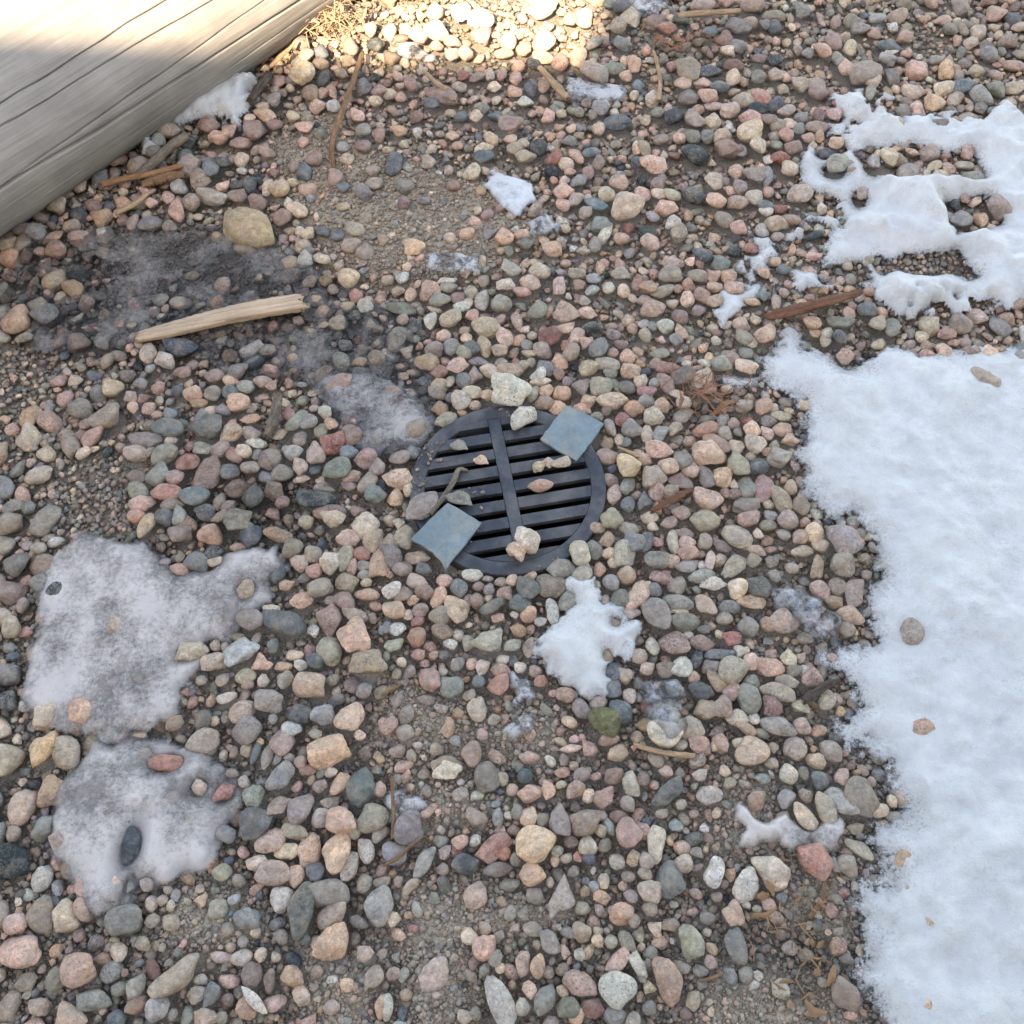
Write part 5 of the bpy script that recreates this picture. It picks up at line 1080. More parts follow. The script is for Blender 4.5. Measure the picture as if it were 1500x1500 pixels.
for sgn in (-1, 1):                                     # closed ends beyond the outermost slots
    vb = 3.5 * PITCH + HS
    for su in (-1, 1):
        q = [(RB + .0002, vb)]
        umax = math.sqrt(RI ** 2 - vb ** 2)
        for t in np.linspace(0, 1, 6):
            u = umax * (1 - t) + (RB + .0002) * t
            q.append((u, math.sqrt(RI ** 2 - u * u)))
        bm_obj('end_plate', prism([(su * x, sgn * y) for x, y in q], -0.0205, -0.0009, 0.0008), M_PLASTIC, grate)

# ------------------------------------------------------------------ stones
PAL = dict(g=(148, 144, 140), b=(112, 119, 123), d=(80, 86, 89), n=(146, 141, 129), t=(196, 175, 154), o=(198, 162, 134), p=(199, 161, 145),
           r=(164, 110, 100), m=(157, 132, 122), w=(220, 211, 199), k=(166, 149, 136), v=(118, 114, 80))
def stone_colour(code, r, wet=0.0):
    c = np.array(PAL[code[0]], float)
    if len(code) > 1: c = 0.6 * c + 0.4 * np.array(PAL[code[1]], float)
    c = c * (1 + r.normal(0, 0.06)) + r.normal(0, 2.0, 3)
    lum = c.mean()
    c = min(142 + (lum - 142) * 1.28, 198.0) + (c - lum) * 1.10
    c = np.clip(c, 20, 225)
    lin = np.array(srgb(*c)) * (1 - 0.5 * wet)
    sp = {'g': .35, 'b': .2, 'd': .2, 'n': .25, 't': .4, 'o': .5, 'p': .65, 'r': .5, 'm': .4, 'w': .7, 'k': .35, 'v': .1}[code[0]]
    return (*lin, float(np.clip(sp + r.normal(0, .2), 0, 1)))
ANGULAR = set('porw')

def ico(sub):
    bm = bmesh.new(); bmesh.ops.create_icosphere(bm, subdivisions=sub, radius=1.0)
    V = np.array([v.co[:] for v in bm.verts]); Fq = np.array([[v.index for v in f.verts] for f in bm.faces]); bm.free()
    return V / np.linalg.norm(V, axis=1)[:, None], Fq
ICO = {s: ico(s) for s in (1, 2, 3, 4)}
def shape_fn(seed, p, nplanes):
    r = np.random.default_rng(seed)
    k = np.arange(nplanes) + 0.5
    ph = np.arccos(1 - 2 * k / nplanes); th = math.pi * (1 + 5 ** 0.5) * k
    n = np.stack([np.cos(th) * np.sin(ph), np.sin(th) * np.sin(ph), np.cos(ph)], 1)
    n = n + r.normal(0, 0.28, n.shape); n /= np.linalg.norm(n, axis=1)[:, None]
    d = r.uniform(0.78, 1.12, nplanes)
    fr = r.normal(0, 1, (5, 3)) * np.array([1.6, 1.6, 2.2, 3.5, 4.5])[:, None]; po = r.uniform(0, 6.28, 5); fh = r.normal(0, 1, (4, 3)) * 7.5; am = np.array([.08, .07, .05, .03, .022])
    def f(D):
        q = np.maximum(0, D @ n.T) / d
        rad = (q ** p).sum(1) ** (-1 / p)
        for i in range(5): rad = rad * (1 + am[i] * np.sin(D @ fr[i] + po[i]))
        for i in range(4): rad = rad * (1 + 0.012 * np.sin(D @ fh[i] + po[i] * 1.7))
        return D * rad[:, None]
    D0 = f(ICO[3][0]); lo, hi = D0.min(0), D0.max(0)
    return lambda D: (f(D) - (lo + hi) / 2) / ((hi - lo) / 2)
SHAPES_R = [shape_fn(100 + i, 4.2 + 0.35 * (i % 7), 14) for i in range(18)]
SHAPES_A = [shape_fn(300 + i, 7.0 + 1.6 * (i % 8), 11 + i % 4) for i in range(18)]
CACHE = {}
def shape_verts(kind, i, sub):
    key = (kind, i, sub)
    if key not in CACHE:
        CACHE[key] = (SHAPES_A if kind else SHAPES_R)[i](ICO[sub][0])
    return CACHE[key]
MESH_CACHE = {}
def shape_mesh(kind, i):
    key = (kind, i)
    if key not in MESH_CACHE:
        me = np_mesh('pebble', shape_verts(kind, i, 4), ICO[4][1])
        me.materials.append(M_STONE)
        MESH_CACHE[key] = me
    return MESH_CACHE[key]

OCC = np.zeros((RNY, RNX), dtype=bool)
def mark(x, y, L, W, ang, grow=1.0):
    R = 0.5 * max(L, W) * grow + RES
    i0 = max(0, int((x - R - RX0) / RES)); i1 = min(RNX, int((x + R - RX0) / RES) + 1)
    j0 = max(0, int((y - R - RY0) / RES)); j1 = min(RNY, int((y + R - RY0) / RES) + 1)
    if i1 <= i0 or j1 <= j0: return
    X = GX[j0:j1, i0:i1] - x; Y = GY[j0:j1, i0:i1] - y
    c, s = math.cos(ang), math.sin(ang)
    u = (X * c + Y * s) / (0.5 * L * grow); v = (-X * s + Y * c) / (0.5 * W * grow)
    OCC[j0:j1, i0:i1] |= (u * u + v * v) < 1
def parse(line):
    t = line.split()
    return [float(t[0]) / 1000, float(t[1]) / 1000, float(t[2]) * 1.12 / 1000, float(t[3]) * 1.12 / 1000, math.radians(float(t[4])), t[5]] + t[6:]

SNOW_R = np.maximum(raster(POLY['snow_bank'], 0.02), raster(POLY['snow_upper'], 0.02))
STONES = []          # x, y, L, W of every stone seen in the photograph (snow melts back round them)
srng = np.random.default_rng(5)
def stone_pose(x, y, L, W, code, r):
    T = min(L, W) * r.uniform(0.56, 0.78)
    dirt = float(samp(DIRT_R, x, y))
    emb = (1 - dirt) * r.uniform(0.6, 0.95) + dirt * r.uniform(0.34, 0.66)
    z = float(rest_z(x, y)) + 0.5 * T * emb + (1 - dirt) * 0.005
    z += 0.014 * float(np.clip(samp(SNOW_R, x, y) / 0.06, 0, 1))
    kind = 1 if (code[0] in ANGULAR and r.random() < 0.58) or r.random() < 0.22 else 0
    return T, z, kind, int(r.integers(18)), r.normal(0, 0.13), r.normal(0, 0.13), bool(r.random() < 0.5)

for line in IND_DATA.split('\n'):
    d, label = line.split('|')
    x, y, L, W, ang, code = parse(d)
    T, z, kind, si, tx, ty, flip = stone_pose(x, y, L, W, code, srng)
    o = link('pebble', shape_mesh(kind, si))
    o.location = (x, y, z)
    o.rotation_euler = (tx, ty, ang + (math.pi if flip else 0))
    o.scale = (L / 2, W / 2, T / 2)
    o.color = stone_colour(code, srng, float(samp(WET_R, x, y)))
    tag(o, label, 'pebble', 'larger pebbles lying in the gravel')
    mark(x, y, L, W, ang); STONES.append((x, y, L, W, ang))
for k, line in enumerate(SPECIAL_DATA.split('\n')):
    d, label = line.split('|')
    x, y, L, W, ang, code, zc = parse(d)
    kind, si = (0, 4) if k in (0, 3, 9, 13) else (1, int(srng.integers(18)))
    o = link('boulder' if k == 0 else 'pebble', shape_mesh(kind, si))
    T = W * (0.7 if k == 0 else 0.42 if k == 3 else 0.75)
    zz = float(zc) / 1000
    if 4 <= k <= 12 or k == 2: zz = GZ + T * 0.47
    if k == 1: zz = GZ + T * 0.40
    if k == 3: zz = GZ + T * 0.55
    o.location = (x, y, zz)
    o.rotation_euler = (0.22 if k == 1 else 0.0, -0.12 if k == 3 else 0.0, ang)
    o.scale = (L / 2, W / 2, T / 2)
    o.color = (*srgb(184, 160, 130), 0.15) if k == 0 else stone_colour(code, srng)
    tag(o, label, 'boulder' if k == 0 else 'pebble', None if k == 0 else 'pebbles lying on and around the grate')
    mark(x, y, L, W, ang); STONES.append((x, y, L, W, ang))

class Pile:
    def __init__(self): self.V = []; self.F = []; self.C = []; self.S = []; self.n = 0
    def add(self, x, y, z, L, W, T, ang, tx, ty, kind, si, sub, col):
        P = shape_verts(kind, si, sub) * np.array([L / 2, W / 2, T / 2])
        R = np.array((Matrix.Rotation(ang, 3, 'Z') @ Matrix.Rotation(ty, 3, 'Y') @ Matrix.Rotation(tx, 3, 'X')))
        self.V.append(P @ R.T + np.array([x, y, z])); self.F.append(ICO[sub][1] + self.n); self.n += len(P); self.S.append(np.full(len(ICO[sub][1]), not (kind == 1 and sub < 3), dtype=bool))
        self.C.append(np.tile(np.array(col, dtype=np.float32), (len(P), 1)))
    def build(self, name, mat, label, cat):
        me = np_mesh(name, np.concatenate(self.V), np.concatenate(self.F))
        if len(me.polygons) == sum(map(len, self.S)): me.polygons.foreach_set('use_smooth', np.concatenate(self.S))
        point_attr(me, 'col', np.concatenate(self.C))
        o = link(name, me, mat)
        return tag(o, label, cat, None, 'stuff')

gravel = Pile()
for d in REST_DATA.replace('\n', '').split(';'):
    x, y, L, W, ang, code = parse(d)
    T, z, kind, si, tx, ty, flip = stone_pose(x, y, L, W, code, srng)
    gravel.add(x, y, z, L, W, T, ang + (math.pi if flip else 0), tx, ty, kind, si, 3 if max(L, W) > 0.024 else 2, stone_colour(code, srng, float(samp(WET_R, x, y))))
    mark(x, y, L, W, ang); STONES.append((x, y, L, W, ang))

# places where no loose filling stones belong
BLOCK = np.hypot(GX, GY) < 0.151
sdist = (GX + 0.738) * NX_.x + (GY - 0.793) * NX_.y
BLOCK |= sdist > 0.05
deep = np.maximum(raster(POLY['snow_bank'], 0.2), raster(POLY['snow_upper'], 0.1)) > 0.09
for hp in SNOW_HOLES: deep &= raster(hp) < -0.02
BLOCK |= deep
for nm in ('TILE_A', 'TILE_B'):
    BLOCK |= raster([(p[0], p[1]) for p in globals()[nm]]) > -0.004
OCC |= BLOCK
CODES = 't t t t k k k k k p p p p o o m m n n n g g g b d w to tk kp pk po pm nt ng kt'.split()
def free(x, y, r):
    for a in range(8):
        i = int((x + r * math.cos(a * .785) - RX0) / RES); j = int((y + r * math.sin(a * .785) - RY0) / RES)
        if not (0 <= i < RNX and 0 <= j < RNY) or OCC[j, i]: return False
    i = int((x - RX0) / RES); j = int((y - RY0) / RES)
    return not OCC[j, i]
frng = np.random.default_rng(17)
n_fill = 0
for dia, tries in ((0.046, 1500), (0.040, 2500), (0.034, 4000), (0.028, 6000), (0.023, 9000), (0.019, 12000), (0.0155, 16000), (0.0125, 26000), (0.010, 30000)):
    xs = frng.uniform(-1.5, 1.5, tries); ys = frng.uniform(-0.98, 1.65, tries)
    for x, y in zip(xs, ys):
        inside = in_crop(x, y)
        if inside and dia > 0.0232: continue
        L = dia * frng.uniform(0.9, 1.3); W = dia * frng.uniform(0.72, 1.0)
        if not free(x, y, 0.5 * W * (0.66 if dia > 0.016 else 0.5)): continue
        dr = float(samp(DIRT_R, x, y)); wt = float(samp(WET_R, x, y))
        if dia > 0.009 and frng.random() < 0.93 * dr: continue
        if not inside and float(vnoise(x, y, 0.22, 40)) < -0.22 and dia > 0.014: continue
        code = CODES[int(frng.integers(len(CODES)))]
        T = W * frng.uniform(0.6, 0.85); ang = frng.uniform(0, 6.28)
        z = float(ground_zz(x, y)) + 0.5 * T * frng.uniform(0.35, 0.95) * (1 - 0.4 * dr) + (1 - dr) * frng.uniform(0.002, 0.013)
        kind = int(frng.random() < 0.62)
        gravel.add(x, y, z, L, W, T, ang, frng.normal(0, .25), frng.normal(0, .25), kind, int(frng.integers(18)), 3 if dia > 0.03 else (2 if dia > 0.0135 else 1), stone_colour(code, frng, wt))
        mark(x, y, L, W, ang, 0.92); n_fill += 1
gravel.build('gravel', M_GRAVEL, 'mixed small river gravel filling the gaps between the larger pebbles', 'gravel')

# coarse sand and grit in every gap
def grit():
    n = 520000
    x = frng.uniform(-1.30, 1.30, n); y = frng.uniform(-0.85, 1.45, n)
    ok = ~samp(OCC, x, y)
    dep = (y - CAM_Y) * math.cos(CAM_DEP) + CAM_H * math.sin(CAM_DEP)
    ok &= np.abs(x - CAM_X) < 0.60 * dep
    dens = 0.75 + 0.25 * samp(DIRT_R, x, y) - 0.35 * samp(PUDDLE_R, x, y)
    ok &= frng.random(n) < dens * np.clip(1.55 / dep, 0.5, 1.2)
    x, y = x[ok], y[ok]
    # sand lying on the grate's rim and bars
    on = []
    for (ax, ay, sp, k) in ((-0.115, 0.062, 0.016, 70), (-0.137, 0.0, 0.010, 40), (0.002, 0.139, 0.008, 30), (-0.045, -0.02, 0.012, 25), (-0.06, -0.075, 0.012, 25), (0.09, -0.11, 0.02, 14)):
        on.append(np.stack([frng.normal(ax, sp, k), frng.normal(ay, sp, k)], 1))
    on = np.concatenate(on); ur, vr = on[:, 0] * 0.983 + on[:, 1] * 0.182, -on[:, 0] * 0.182 + on[:, 1] * 0.983
    rr = np.hypot(ur, vr); fr_ = np.abs((vr / PITCH + 0.5) % 1.0 - 0.5) * PITCH
    solid = (rr < 0.148) & ((rr > 0.130) | (np.abs(ur) < RB - 0.001) | ((fr_ < PITCH / 2 - HS - 0.001) & (np.abs(vr) < 3.3 * PITCH)))
    on = on[solid]
    x = np.concatenate([x, on[:, 0]]); y = np.concatenate([y, on[:, 1]]); n = len(x)
    lift = np.where(np.arange(n) >= n - len(on), 1.0, 0.0)
    s = np.clip(frng.lognormal(math.log(0.0040), 0.42, n), 0.0018, 0.0105)
    s = s * (1.4 - 0.4 * samp(DIRT_R, x, y)) * np.where(lift > 0, 0.7, 1.0)
    t = (1 + 5 ** 0.5) / 2
    B1 = np.array([(-1, t, 0), (1, t, 0), (-1, -t, 0), (1, -t, 0), (0, -1, t), (0, 1, t), (0, -1, -t), (0, 1, -t), (t, 0, -1), (t, 0, 1), (-t, 0, -1), (-t, 0, 1)], float)
    B1 /= np.linalg.norm(B1[0])
    F1 = np.array([(0, 11, 5), (0, 5, 1), (0, 1, 7), (0, 7, 10), (0, 10, 11), (1, 5, 9), (5, 11, 4), (11, 10, 2), (10, 7, 6), (7, 1, 8), (3, 9, 4), (3, 4, 2), (3, 2, 6), (3, 6, 8), (3, 8, 9), (4, 9, 5), (2, 4, 11), (6, 2, 10), (8, 6, 7), (9, 8, 1)])
    B2 = np.array([(1, 0, 0), (-1, 0, 0), (0, 1, 0), (0, -1, 0), (0, 0, 1), (0, 0, -1)], float)
    F2 = np.array([(0, 2, 4), (2, 1, 4), (1, 3, 4), (3, 0, 4), (2, 0, 5), (1, 2, 5), (3, 1, 5), (0, 3, 5)])
    pal = np.array([srgb(*PAL[c[0]]) for c in CODES])
    VV, FF, CC, off = [], [], [], 0
    for big in (True, False):
        m = (s > 0.0058) if big else (s <= 0.0058)
        B, Fb = (B1, F1) if big else (B2, F2)
        q, xx, yy, k = s[m], x[m], y[m], int(m.sum())
        nv = len(B)
        jit = frng.uniform(0.72, 1.18, (k, nv, 1))
        sc = np.stack([q * frng.uniform(.8, 1.3, k), q * frng.uniform(.7, 1.05, k), q * frng.uniform(.55, .9, k)], -1) / 2
        a = frng.uniform(0, 6.28, k); ca, sa = np.cos(a), np.sin(a)
        P = B[None] * jit * sc[:, None, :]
        X = P[..., 0] * ca[:, None] - P[..., 1] * sa[:, None] + xx[:, None]
        Y = P[..., 0] * sa[:, None] + P[..., 1] * ca[:, None] + yy[:, None]
        Z = P[..., 2] + (ground_zz(xx, yy) + 0.004 * fbm(xx, yy, 0.03, 9, 2) + sc[:, 2] * frng.uniform(0.2, 1.0, k) + 0.0006 + 0.006 * frng.random(k) ** 2 * (1 - samp(DIRT_R, xx, yy)))[:, None]
        Z = np.where(lift[m][:, None] > 0, P[..., 2] + GZ - 0.0006 + sc[:, 2:3] * 0.8, Z)
        VV.append(np.stack([X, Y, Z], -1).reshape(-1, 3))
        FF.append((Fb[None] + (np.arange(k) * nv)[:, None, None]).reshape(-1, 3) + off); off += k * nv
        col = pal[frng.integers(len(CODES), size=k)] * frng.uniform(0.6, 1.2, (k, 1))
        dd = samp(DIRT_R, xx, yy)[:, None]
        col = (0.6 * col + 0.4 * np.array([0.40, 0.33, 0.255])) * (0.8 + 0.2 * dd) * (1 - 0.5 * samp(WET_R, xx, yy)[:, None])  # grit off the open sand is also darker, painted-in shade between stones
        CC.append(np.concatenate([np.repeat(col, nv, axis=0), np.full((k * nv, 1), 0.1)], 1))
    me = np_mesh('grit', np.concatenate(VV), np.concatenate(FF), True)
    point_attr(me, 'col', np.concatenate(CC))
    tag(link('grit', me, M_GRAVEL), 'coarse sand and grit between the pebbles', 'grit', None, 'stuff')
    return n
n_grit = grit()

# ------------------------------------------------------------------ snow and ice sheets
SA = np.array(STONES)
def sheet(name, poly, mat, label, cat, thick, step=0.0045, edge=0.03, ragged=0.012, lumps=0.0, base=0.0, level=None, melt=True, seed=0, group=None, sink=0.004, grow=0.004, holes=(), pit=0.66):
    xs = [p[0] for p in poly]; ys = [p[1] for p in poly]
    x = np.arange(max(-1.5, min(xs) - 0.03), min(1.5, max(xs) + 0.03), step); y = np.arange(max(-1.0, min(ys) - 0.03), min(1.65, max(ys) + 0.03), step)
    X, Y = np.meshgrid(x, y)
    sd = poly_dist(X, Y, poly) + grow + (0.008 * fbm(X, Y, 0.012, seed + 85, 2) if mat is M_SNOW else 0) + ragged * 1.3 * fbm(X, Y, 0.05, seed + 70, 3) + ragged * 0.6 * fbm(X, Y, 0.014, seed + 80, 2)
    for hp in holes:
        sd = np.minimum(sd, -poly_dist(X, Y, hp) + 0.02 * fbm(X, Y, 0.04, seed + 44, 3))
    if melt:
        near = SA[(SA[:, 0] > x[0] - .05) & (SA[:, 0] < x[-1] + .05) & (SA[:, 1] > y[0] - .05) & (SA[:, 1] < y[-1] + .05)]
        for (sx, sy, L, W, a) in near:
            c, s_ = math.cos(a), math.sin(a)
            R = max(L, W) * 0.5 + 0.03
            i0, i1 = np.searchsorted(x, (sx - R, sx + R)); j0, j1 = np.searchsorted(y, (sy - R, sy + R))
            if i1 <= i0 or j1 <= j0: continue
            dx = X[j0:j1, i0:i1] - sx; dy = Y[j0:j1, i0:i1] - sy
            q = np.hypot((dx * c + dy * s_) / (L / 2), (-dx * s_ + dy * c) / (W / 2))
            sd[j0:j1, i0:i1] = np.minimum(sd[j0:j1, i0:i1], (q - pit) * min(L, W) / 2)
    prof = np.clip(sd / edge, 0, 1); prof = 1 - (1 - prof) ** 2
    t = thick * prof * (1 + 0.35 * fbm(X, Y, 0.12, seed + 90, 3))
    if lumps: t = t + lumps * prof * np.clip(fbm(X, Y, 0.09, seed + 95, 3) + 0.15, 0, 1) * 1.6 + 0.12 * lumps * prof * fbm(X, Y, 0.02, seed + 97, 2)
    if mat is M_SNOW: t = t + prof * (0.0045 * fbm(X, Y, 0.022, seed + 98, 3) + 0.0022 * np.abs(vnoise(X, Y, 0.008, seed + 99)))
    g = rest_z(X, Y)
    Z = (g + base if level is None else np.full_like(X, level) + 0.0012 * fbm(X, Y, 0.08, seed, 2)) + t - sink * (1 - prof)
    keep_v = sd > -step
    ny, nx = X.shape
    idx = np.arange(nx * ny).reshape(ny, nx)
    Fq = np.stack([idx[:-1, :-1], idx[:-1, 1:], idx[1:, 1:], idx[1:, :-1]], -1).reshape(-1, 4)
    kf = (keep_v[:-1, :-1] & keep_v[:-1, 1:] & keep_v[1:, 1:] & keep_v[1:, :-1]).ravel()
    Fq = Fq[kf]
    if len(Fq) == 0: return None
    used, inv = np.unique(Fq.ravel(), return_inverse=True)
    V = np.stack([X, Y, Z], -1).reshape(-1, 3)[used]
    me = np_mesh(name, V, inv.reshape(-1, 4))
    point_attr(me, 'thick', np.clip(prof * (0.6 + 0.8 * np.clip(t / max(thick, 1e-4), 0, 1)), 0, 1).ravel()[used])
    return tag(link(name, me, mat), label, cat, group)
sheet('snow_bank', POLY['snow_bank'], M_SNOW, 'large smooth snow bank along the right side below the bark strip', 'snow', 0.012, edge=0.11, lumps=0.010, base=0.010, seed=1, ragged=0.022, pit=0.95)
sheet('snow_patch', POLY['snow_upper'], M_SNOW, 'lumpy snow patch with bare holes at the upper right', 'snow', 0.012, edge=0.06, lumps=0.03, base=0.008, seed=2, ragged=0.05, holes=SNOW_HOLES, pit=0.9, group='snow patches')
sheet('snow_patch', POLY['snow_spot'], M_SNOW, 'small thin snow spot left of the reddish bark strip', 'snow', 0.010, edge=0.03, base=0.010, seed=3, group='snow patches')
sheet('snow_patch', POLY['snow_log'], M_SNOW, 'small bright snow patch tucked against the timber', 'snow', 0.026, edge=0.03, lumps=0.01, base=0.014, seed=4, grow=0.010, melt=False, group='snow patches')
sheet('snow_patch', POLY['snow_crumb'], M_SNOW, 'tiny snow crumb beside the grey stick under the timber', 'snow', 0.014, edge=0.02, base=0.014, seed=5, melt=False, group='snow patches')
sheet('snow_patch', POLY['snow_star'], M_SNOW, 'star shaped crusty snow patch just below the grate', 'snow', 0.014, step=0.003, edge=0.03, lumps=0.006, base=0.015, seed=6, grow=0.010, ragged=0.014, pit=0.45, group='snow patches')
sheet('ice_sheet', POLY['ice_dark'], M_ICE_DARK, 'dark clear frozen puddle below the boulder and plank', 'ice', 0.0015, edge=0.02, level=0.0055, melt=False, seed=7, ragged=0.02, group='ice sheets')
sheet('ice_sheet', POLY['ice_blot'], M_ICE_HAZE, 'cloudy grey ice blot at the left of the grate', 'ice', 0.002, edge=0.05, level=0.009, melt=False, seed=8, group='ice sheets')
sheet('ice_sheet', POLY['ice_sheet'], M_ICE_MILK, 'wide milky grey ice sheet at the left below the pebbles', 'ice', 0.006, edge=0.03, base=0.014, melt=True, seed=9, ragged=0.016, group='ice sheets')
sheet('ice_sheet', POLY['ice_corner'], M_ICE_MILK, 'rounded milky ice sheet in the lower left', 'ice', 0.008, edge=0.04, base=0.014, melt=True, seed=10, ragged=0.014, group='ice sheets')
sheet('ice_sheet', POLY['ice_right'], M_ICE_CLEAR, 'clear cracked ice among pebbles left of the snow bank', 'ice', 0.006, step=0.003, edge=0.015, base=0.022, melt=False, seed=11, group='ice sheets')
sheet('ice_sheet', POLY['ice_strip'], M_ICE_MILK, 'flat ragged ice strip left of the snow bank near the bottom', 'ice', 0.005, step=0.003, edge=0.012, base=0.014, melt=True, seed=12, group='ice sheets')
sheet('ice_sheet', POLY['ice_pool'], M_ICE_CLEAR, 'thin clear ice film right of the star shaped snow', 'ice', 0.004, step=0.003, edge=0.02, base=0.020, melt=False, seed=13, group='ice sheets')
sheet('ice_sheet', POLY['ice_chunk'], M_ICE_CLEAR, 'glassy ice lump right of the olive green pebble', 'ice', 0.016, step=0.003, edge=0.03, base=0.026, melt=False, seed=14, group='ice sheets')
for k, (nm, lab) in enumerate((('frost_a', 'whitish frozen spot in the gravel above the grate'), ('frost_b', 'second pale ice spot right below the whitish frozen spot above the grate'),
        ('frost_c', 'pale ice film below the right end of the sunlit strip'), ('frost_d', 'pale ice film under the sunlit strip near the timber'),
        ('frost_e', 'broken pale ice crust between the dirt patch and the grate'), ('frost_f', 'grey frost spot left below the star shaped snow'),
        ('frost_g', 'faint frost on the bare earth below the grate'), ('frost_h', 'pale ice film above the round dark grey pebble'), ('frost_i', 'pale icy spot at the top edge right of the sunlit strip'))):
    sheet('ice_film', POLY[nm], M_ICE_WHITE if k == 0 else M_FROST, lab, 'ice', 0.004, step=0.003, edge=0.012, base=0.012, seed=20 + k, group='frosty ice spots', ragged=0.016)

# ------------------------------------------------------------------ sticks, bark and wood
def stick(name, key, mat, label, cat, sides=10, flat=1.0, square=2.0, rough=0.12, seed=0, samples=36, group='sticks and twigs', bend=0.0):
    P = np.array(STICK[key], float)
    P[:, 2] += 0.0
    t = np.linspace(0, len(P) - 1, samples)
    i = np.clip(t.astype(int), 0, len(P) - 2); f = (t - i)[:, None]
    def cat_(p):
        a = p[np.clip(i - 1, 0, len(p) - 1)]; b = p[i]; c = p[i + 1]; d = p[np.clip(i + 2, 0, len(p) - 1)]
        return 0.5 * ((2 * b) + (-a + c) * f + (2 * a - 5 * b + 4 * c - d) * f ** 2 + (-a + 3 * b - 3 * c + d) * f ** 3)
    Q = cat_(P)
    C = Q[:, :3]; R = Q[:, 3]
    org = C[0].copy(); dirv = C[-1] - C[0]; az = math.atan2(dirv[1], dirv[0])
    r = np.random.default_rng(900 + seed)
    V = []
    for k in range(samples):
        tg = C[min(k + 1, samples - 1)] - C[max(k - 1, 0)]; tg /= np.linalg.norm(tg)
        side = np.cross(tg, (0, 0, 1)); side /= np.linalg.norm(side); up = np.cross(side, tg)
        wob = 1 + rough * r.normal()
        for j in range(sides):
            a = 2 * math.pi * j / sides
            ca, sa = math.cos(a), math.sin(a)
            sq = (abs(ca) ** square + abs(sa) ** square) ** (-1 / square)
            rr = R[k] * sq * (1 + rough * r.normal() * 0.5) * (0.5 + 0.5 * wob)
            e = 0.0
            if k in (0, samples - 1): e = r.normal() * R[k] * 0.5
            V.append(C[k] + side * ca * rr + up * sa * rr * flat + tg * e)
    V = np.array(V) - org
    c, s = math.cos(-az), math.sin(-az)
    V = np.stack([V[:, 0] * c - V[:, 1] * s, V[:, 0] * s + V[:, 1] * c, V[:, 2]], -1)
    Fq = []
    for k in range(samples - 1):
        for j in range(sides):
            Fq.append((k * sides + j, k * sides + (j + 1) % sides, (k + 1) * sides + (j + 1) % sides, (k + 1) * sides + j))
    n0 = len(V)
    V = np.concatenate([V, V[:sides].mean(0)[None], V[-sides:].mean(0)[None]])
    tri = [(n0, (j + 1) % sides, j, j) for j in range(sides)] + [(n0 + 1, (samples - 1) * sides + j, (samples - 1) * sides + (j + 1) % sides, (samples - 1) * sides + (j + 1) % sides) for j in range(sides)]
    bm = bmesh.new()
    vv = [bm.verts.new(p) for p in V]
    for q in Fq: bm.faces.new([vv[a] for a in q])
    for q in tri: bm.faces.new([vv[a] for a in q[:3]])
    o = bm_obj(name, bm, mat, None, True)
    o.location = org; o.rotation_euler = (0, 0, az)
    return tag(o, label, cat, group)
stick('wood_plank', 'plank', M_PLANK, 'pale split wood plank lying on the dark ice', 'plank', 20, 0.5, 7.0, 0.035, 1, 60, None)
stick('bark_strip', 'bark_strip', M_BARK_RED, 'reddish brown strip of bark beside the snow bank', 'bark', 12, 0.5, 3.0, 0.16, 2, 40, None)
stick('twig', 'twig_curved', M_TWIG_BROWN, 'long curved brown twig below the sunlit dry grass', 'twig', 8, 1, 2, 0.08, 3)
stick('twig', 'twig_birch', M_TWIG_TAN, 'pale straight twig lying at the upper right edge', 'twig', 8, 1, 2, 0.08, 4)
stick('twig', 'twig_kinked', M_TWIG_TAN, 'thin kinked tan twig in the upper right gravel', 'twig', 8, 1, 2, 0.1, 5)
stick('twig', 'twig_grey', M_TWIG_GREY, 'thick grey stick lying below the timber at left', 'twig', 10, 0.9, 2, 0.12, 6)
stick('twig', 'twig_orange', M_TWIG_ORANGE, 'orange peeled twig below the thick grey stick', 'twig', 8, 1, 2, 0.06, 7)
stick('wood_chunk', 'wood_chunk', M_TWIG_BROWN, 'short brown wood chunk under the orange peeled twig', 'wood', 10, 0.7, 2.5, 0.16, 8)
stick('twig', 'twig_left', M_TWIG_TAN, 'tan wood splinter at the left edge above the boulder', 'twig', 8, 0.8, 2, 0.12, 9)
stick('twig', 'twig_barky', M_TWIG_GREY, 'short stubby barky twig standing among pebbles below the plank', 'twig', 10, 0.9, 2, 0.16, 10)
stick('twig', 'twig_grate', M_TWIG_GREY, 'grey bent twig lying across the left half of the grate', 'twig', 8, 1, 2, 0.1, 11)
stick('twig', 'twig_upright', M_TWIG_BROWN, 'thin straight brown twig above the round dark grey pebble', 'twig', 7, 1, 2, 0.08, 12)
stick('twig', 'twig_olive', M_TWIG_TAN, 'tan twig to the right of the olive green pebble', 'twig', 8, 1, 2, 0.12, 13)
stick('twig', 'twig_dark', M_TWIG_DARK, 'dark wet stick at the edge of the snow bank', 'twig', 9, 0.9, 2, 0.12, 14)
stick('twig', 'twig_rimward', M_TWIG_TAN, 'stubby tan twig just below the sunlit strip', 'twig', 9, 0.9, 2, 0.12, 15)
stick('twig', 'twig_rim2', M_TWIG_TAN, 'small tan twig right of the long curved brown twig', 'twig', 8, 1, 2, 0.12, 16)
stick('bark_chip', 'bark_chip', M_BARK_RED, 'reddish bark chip right of the grate', 'bark', 9, 0.5, 2.5, 0.16, 17)
stick('twig', 'twig_timber', M_TWIG_TAN, 'pale splinter standing against the timber', 'twig', 7, 0.7, 2, 0.12, 18)
stick('twig', 'twig_lump', M_TWIG_DARK, 'dark rotten stick at the right end of the timber snow', 'twig', 9, 0.9, 2, 0.16, 19)
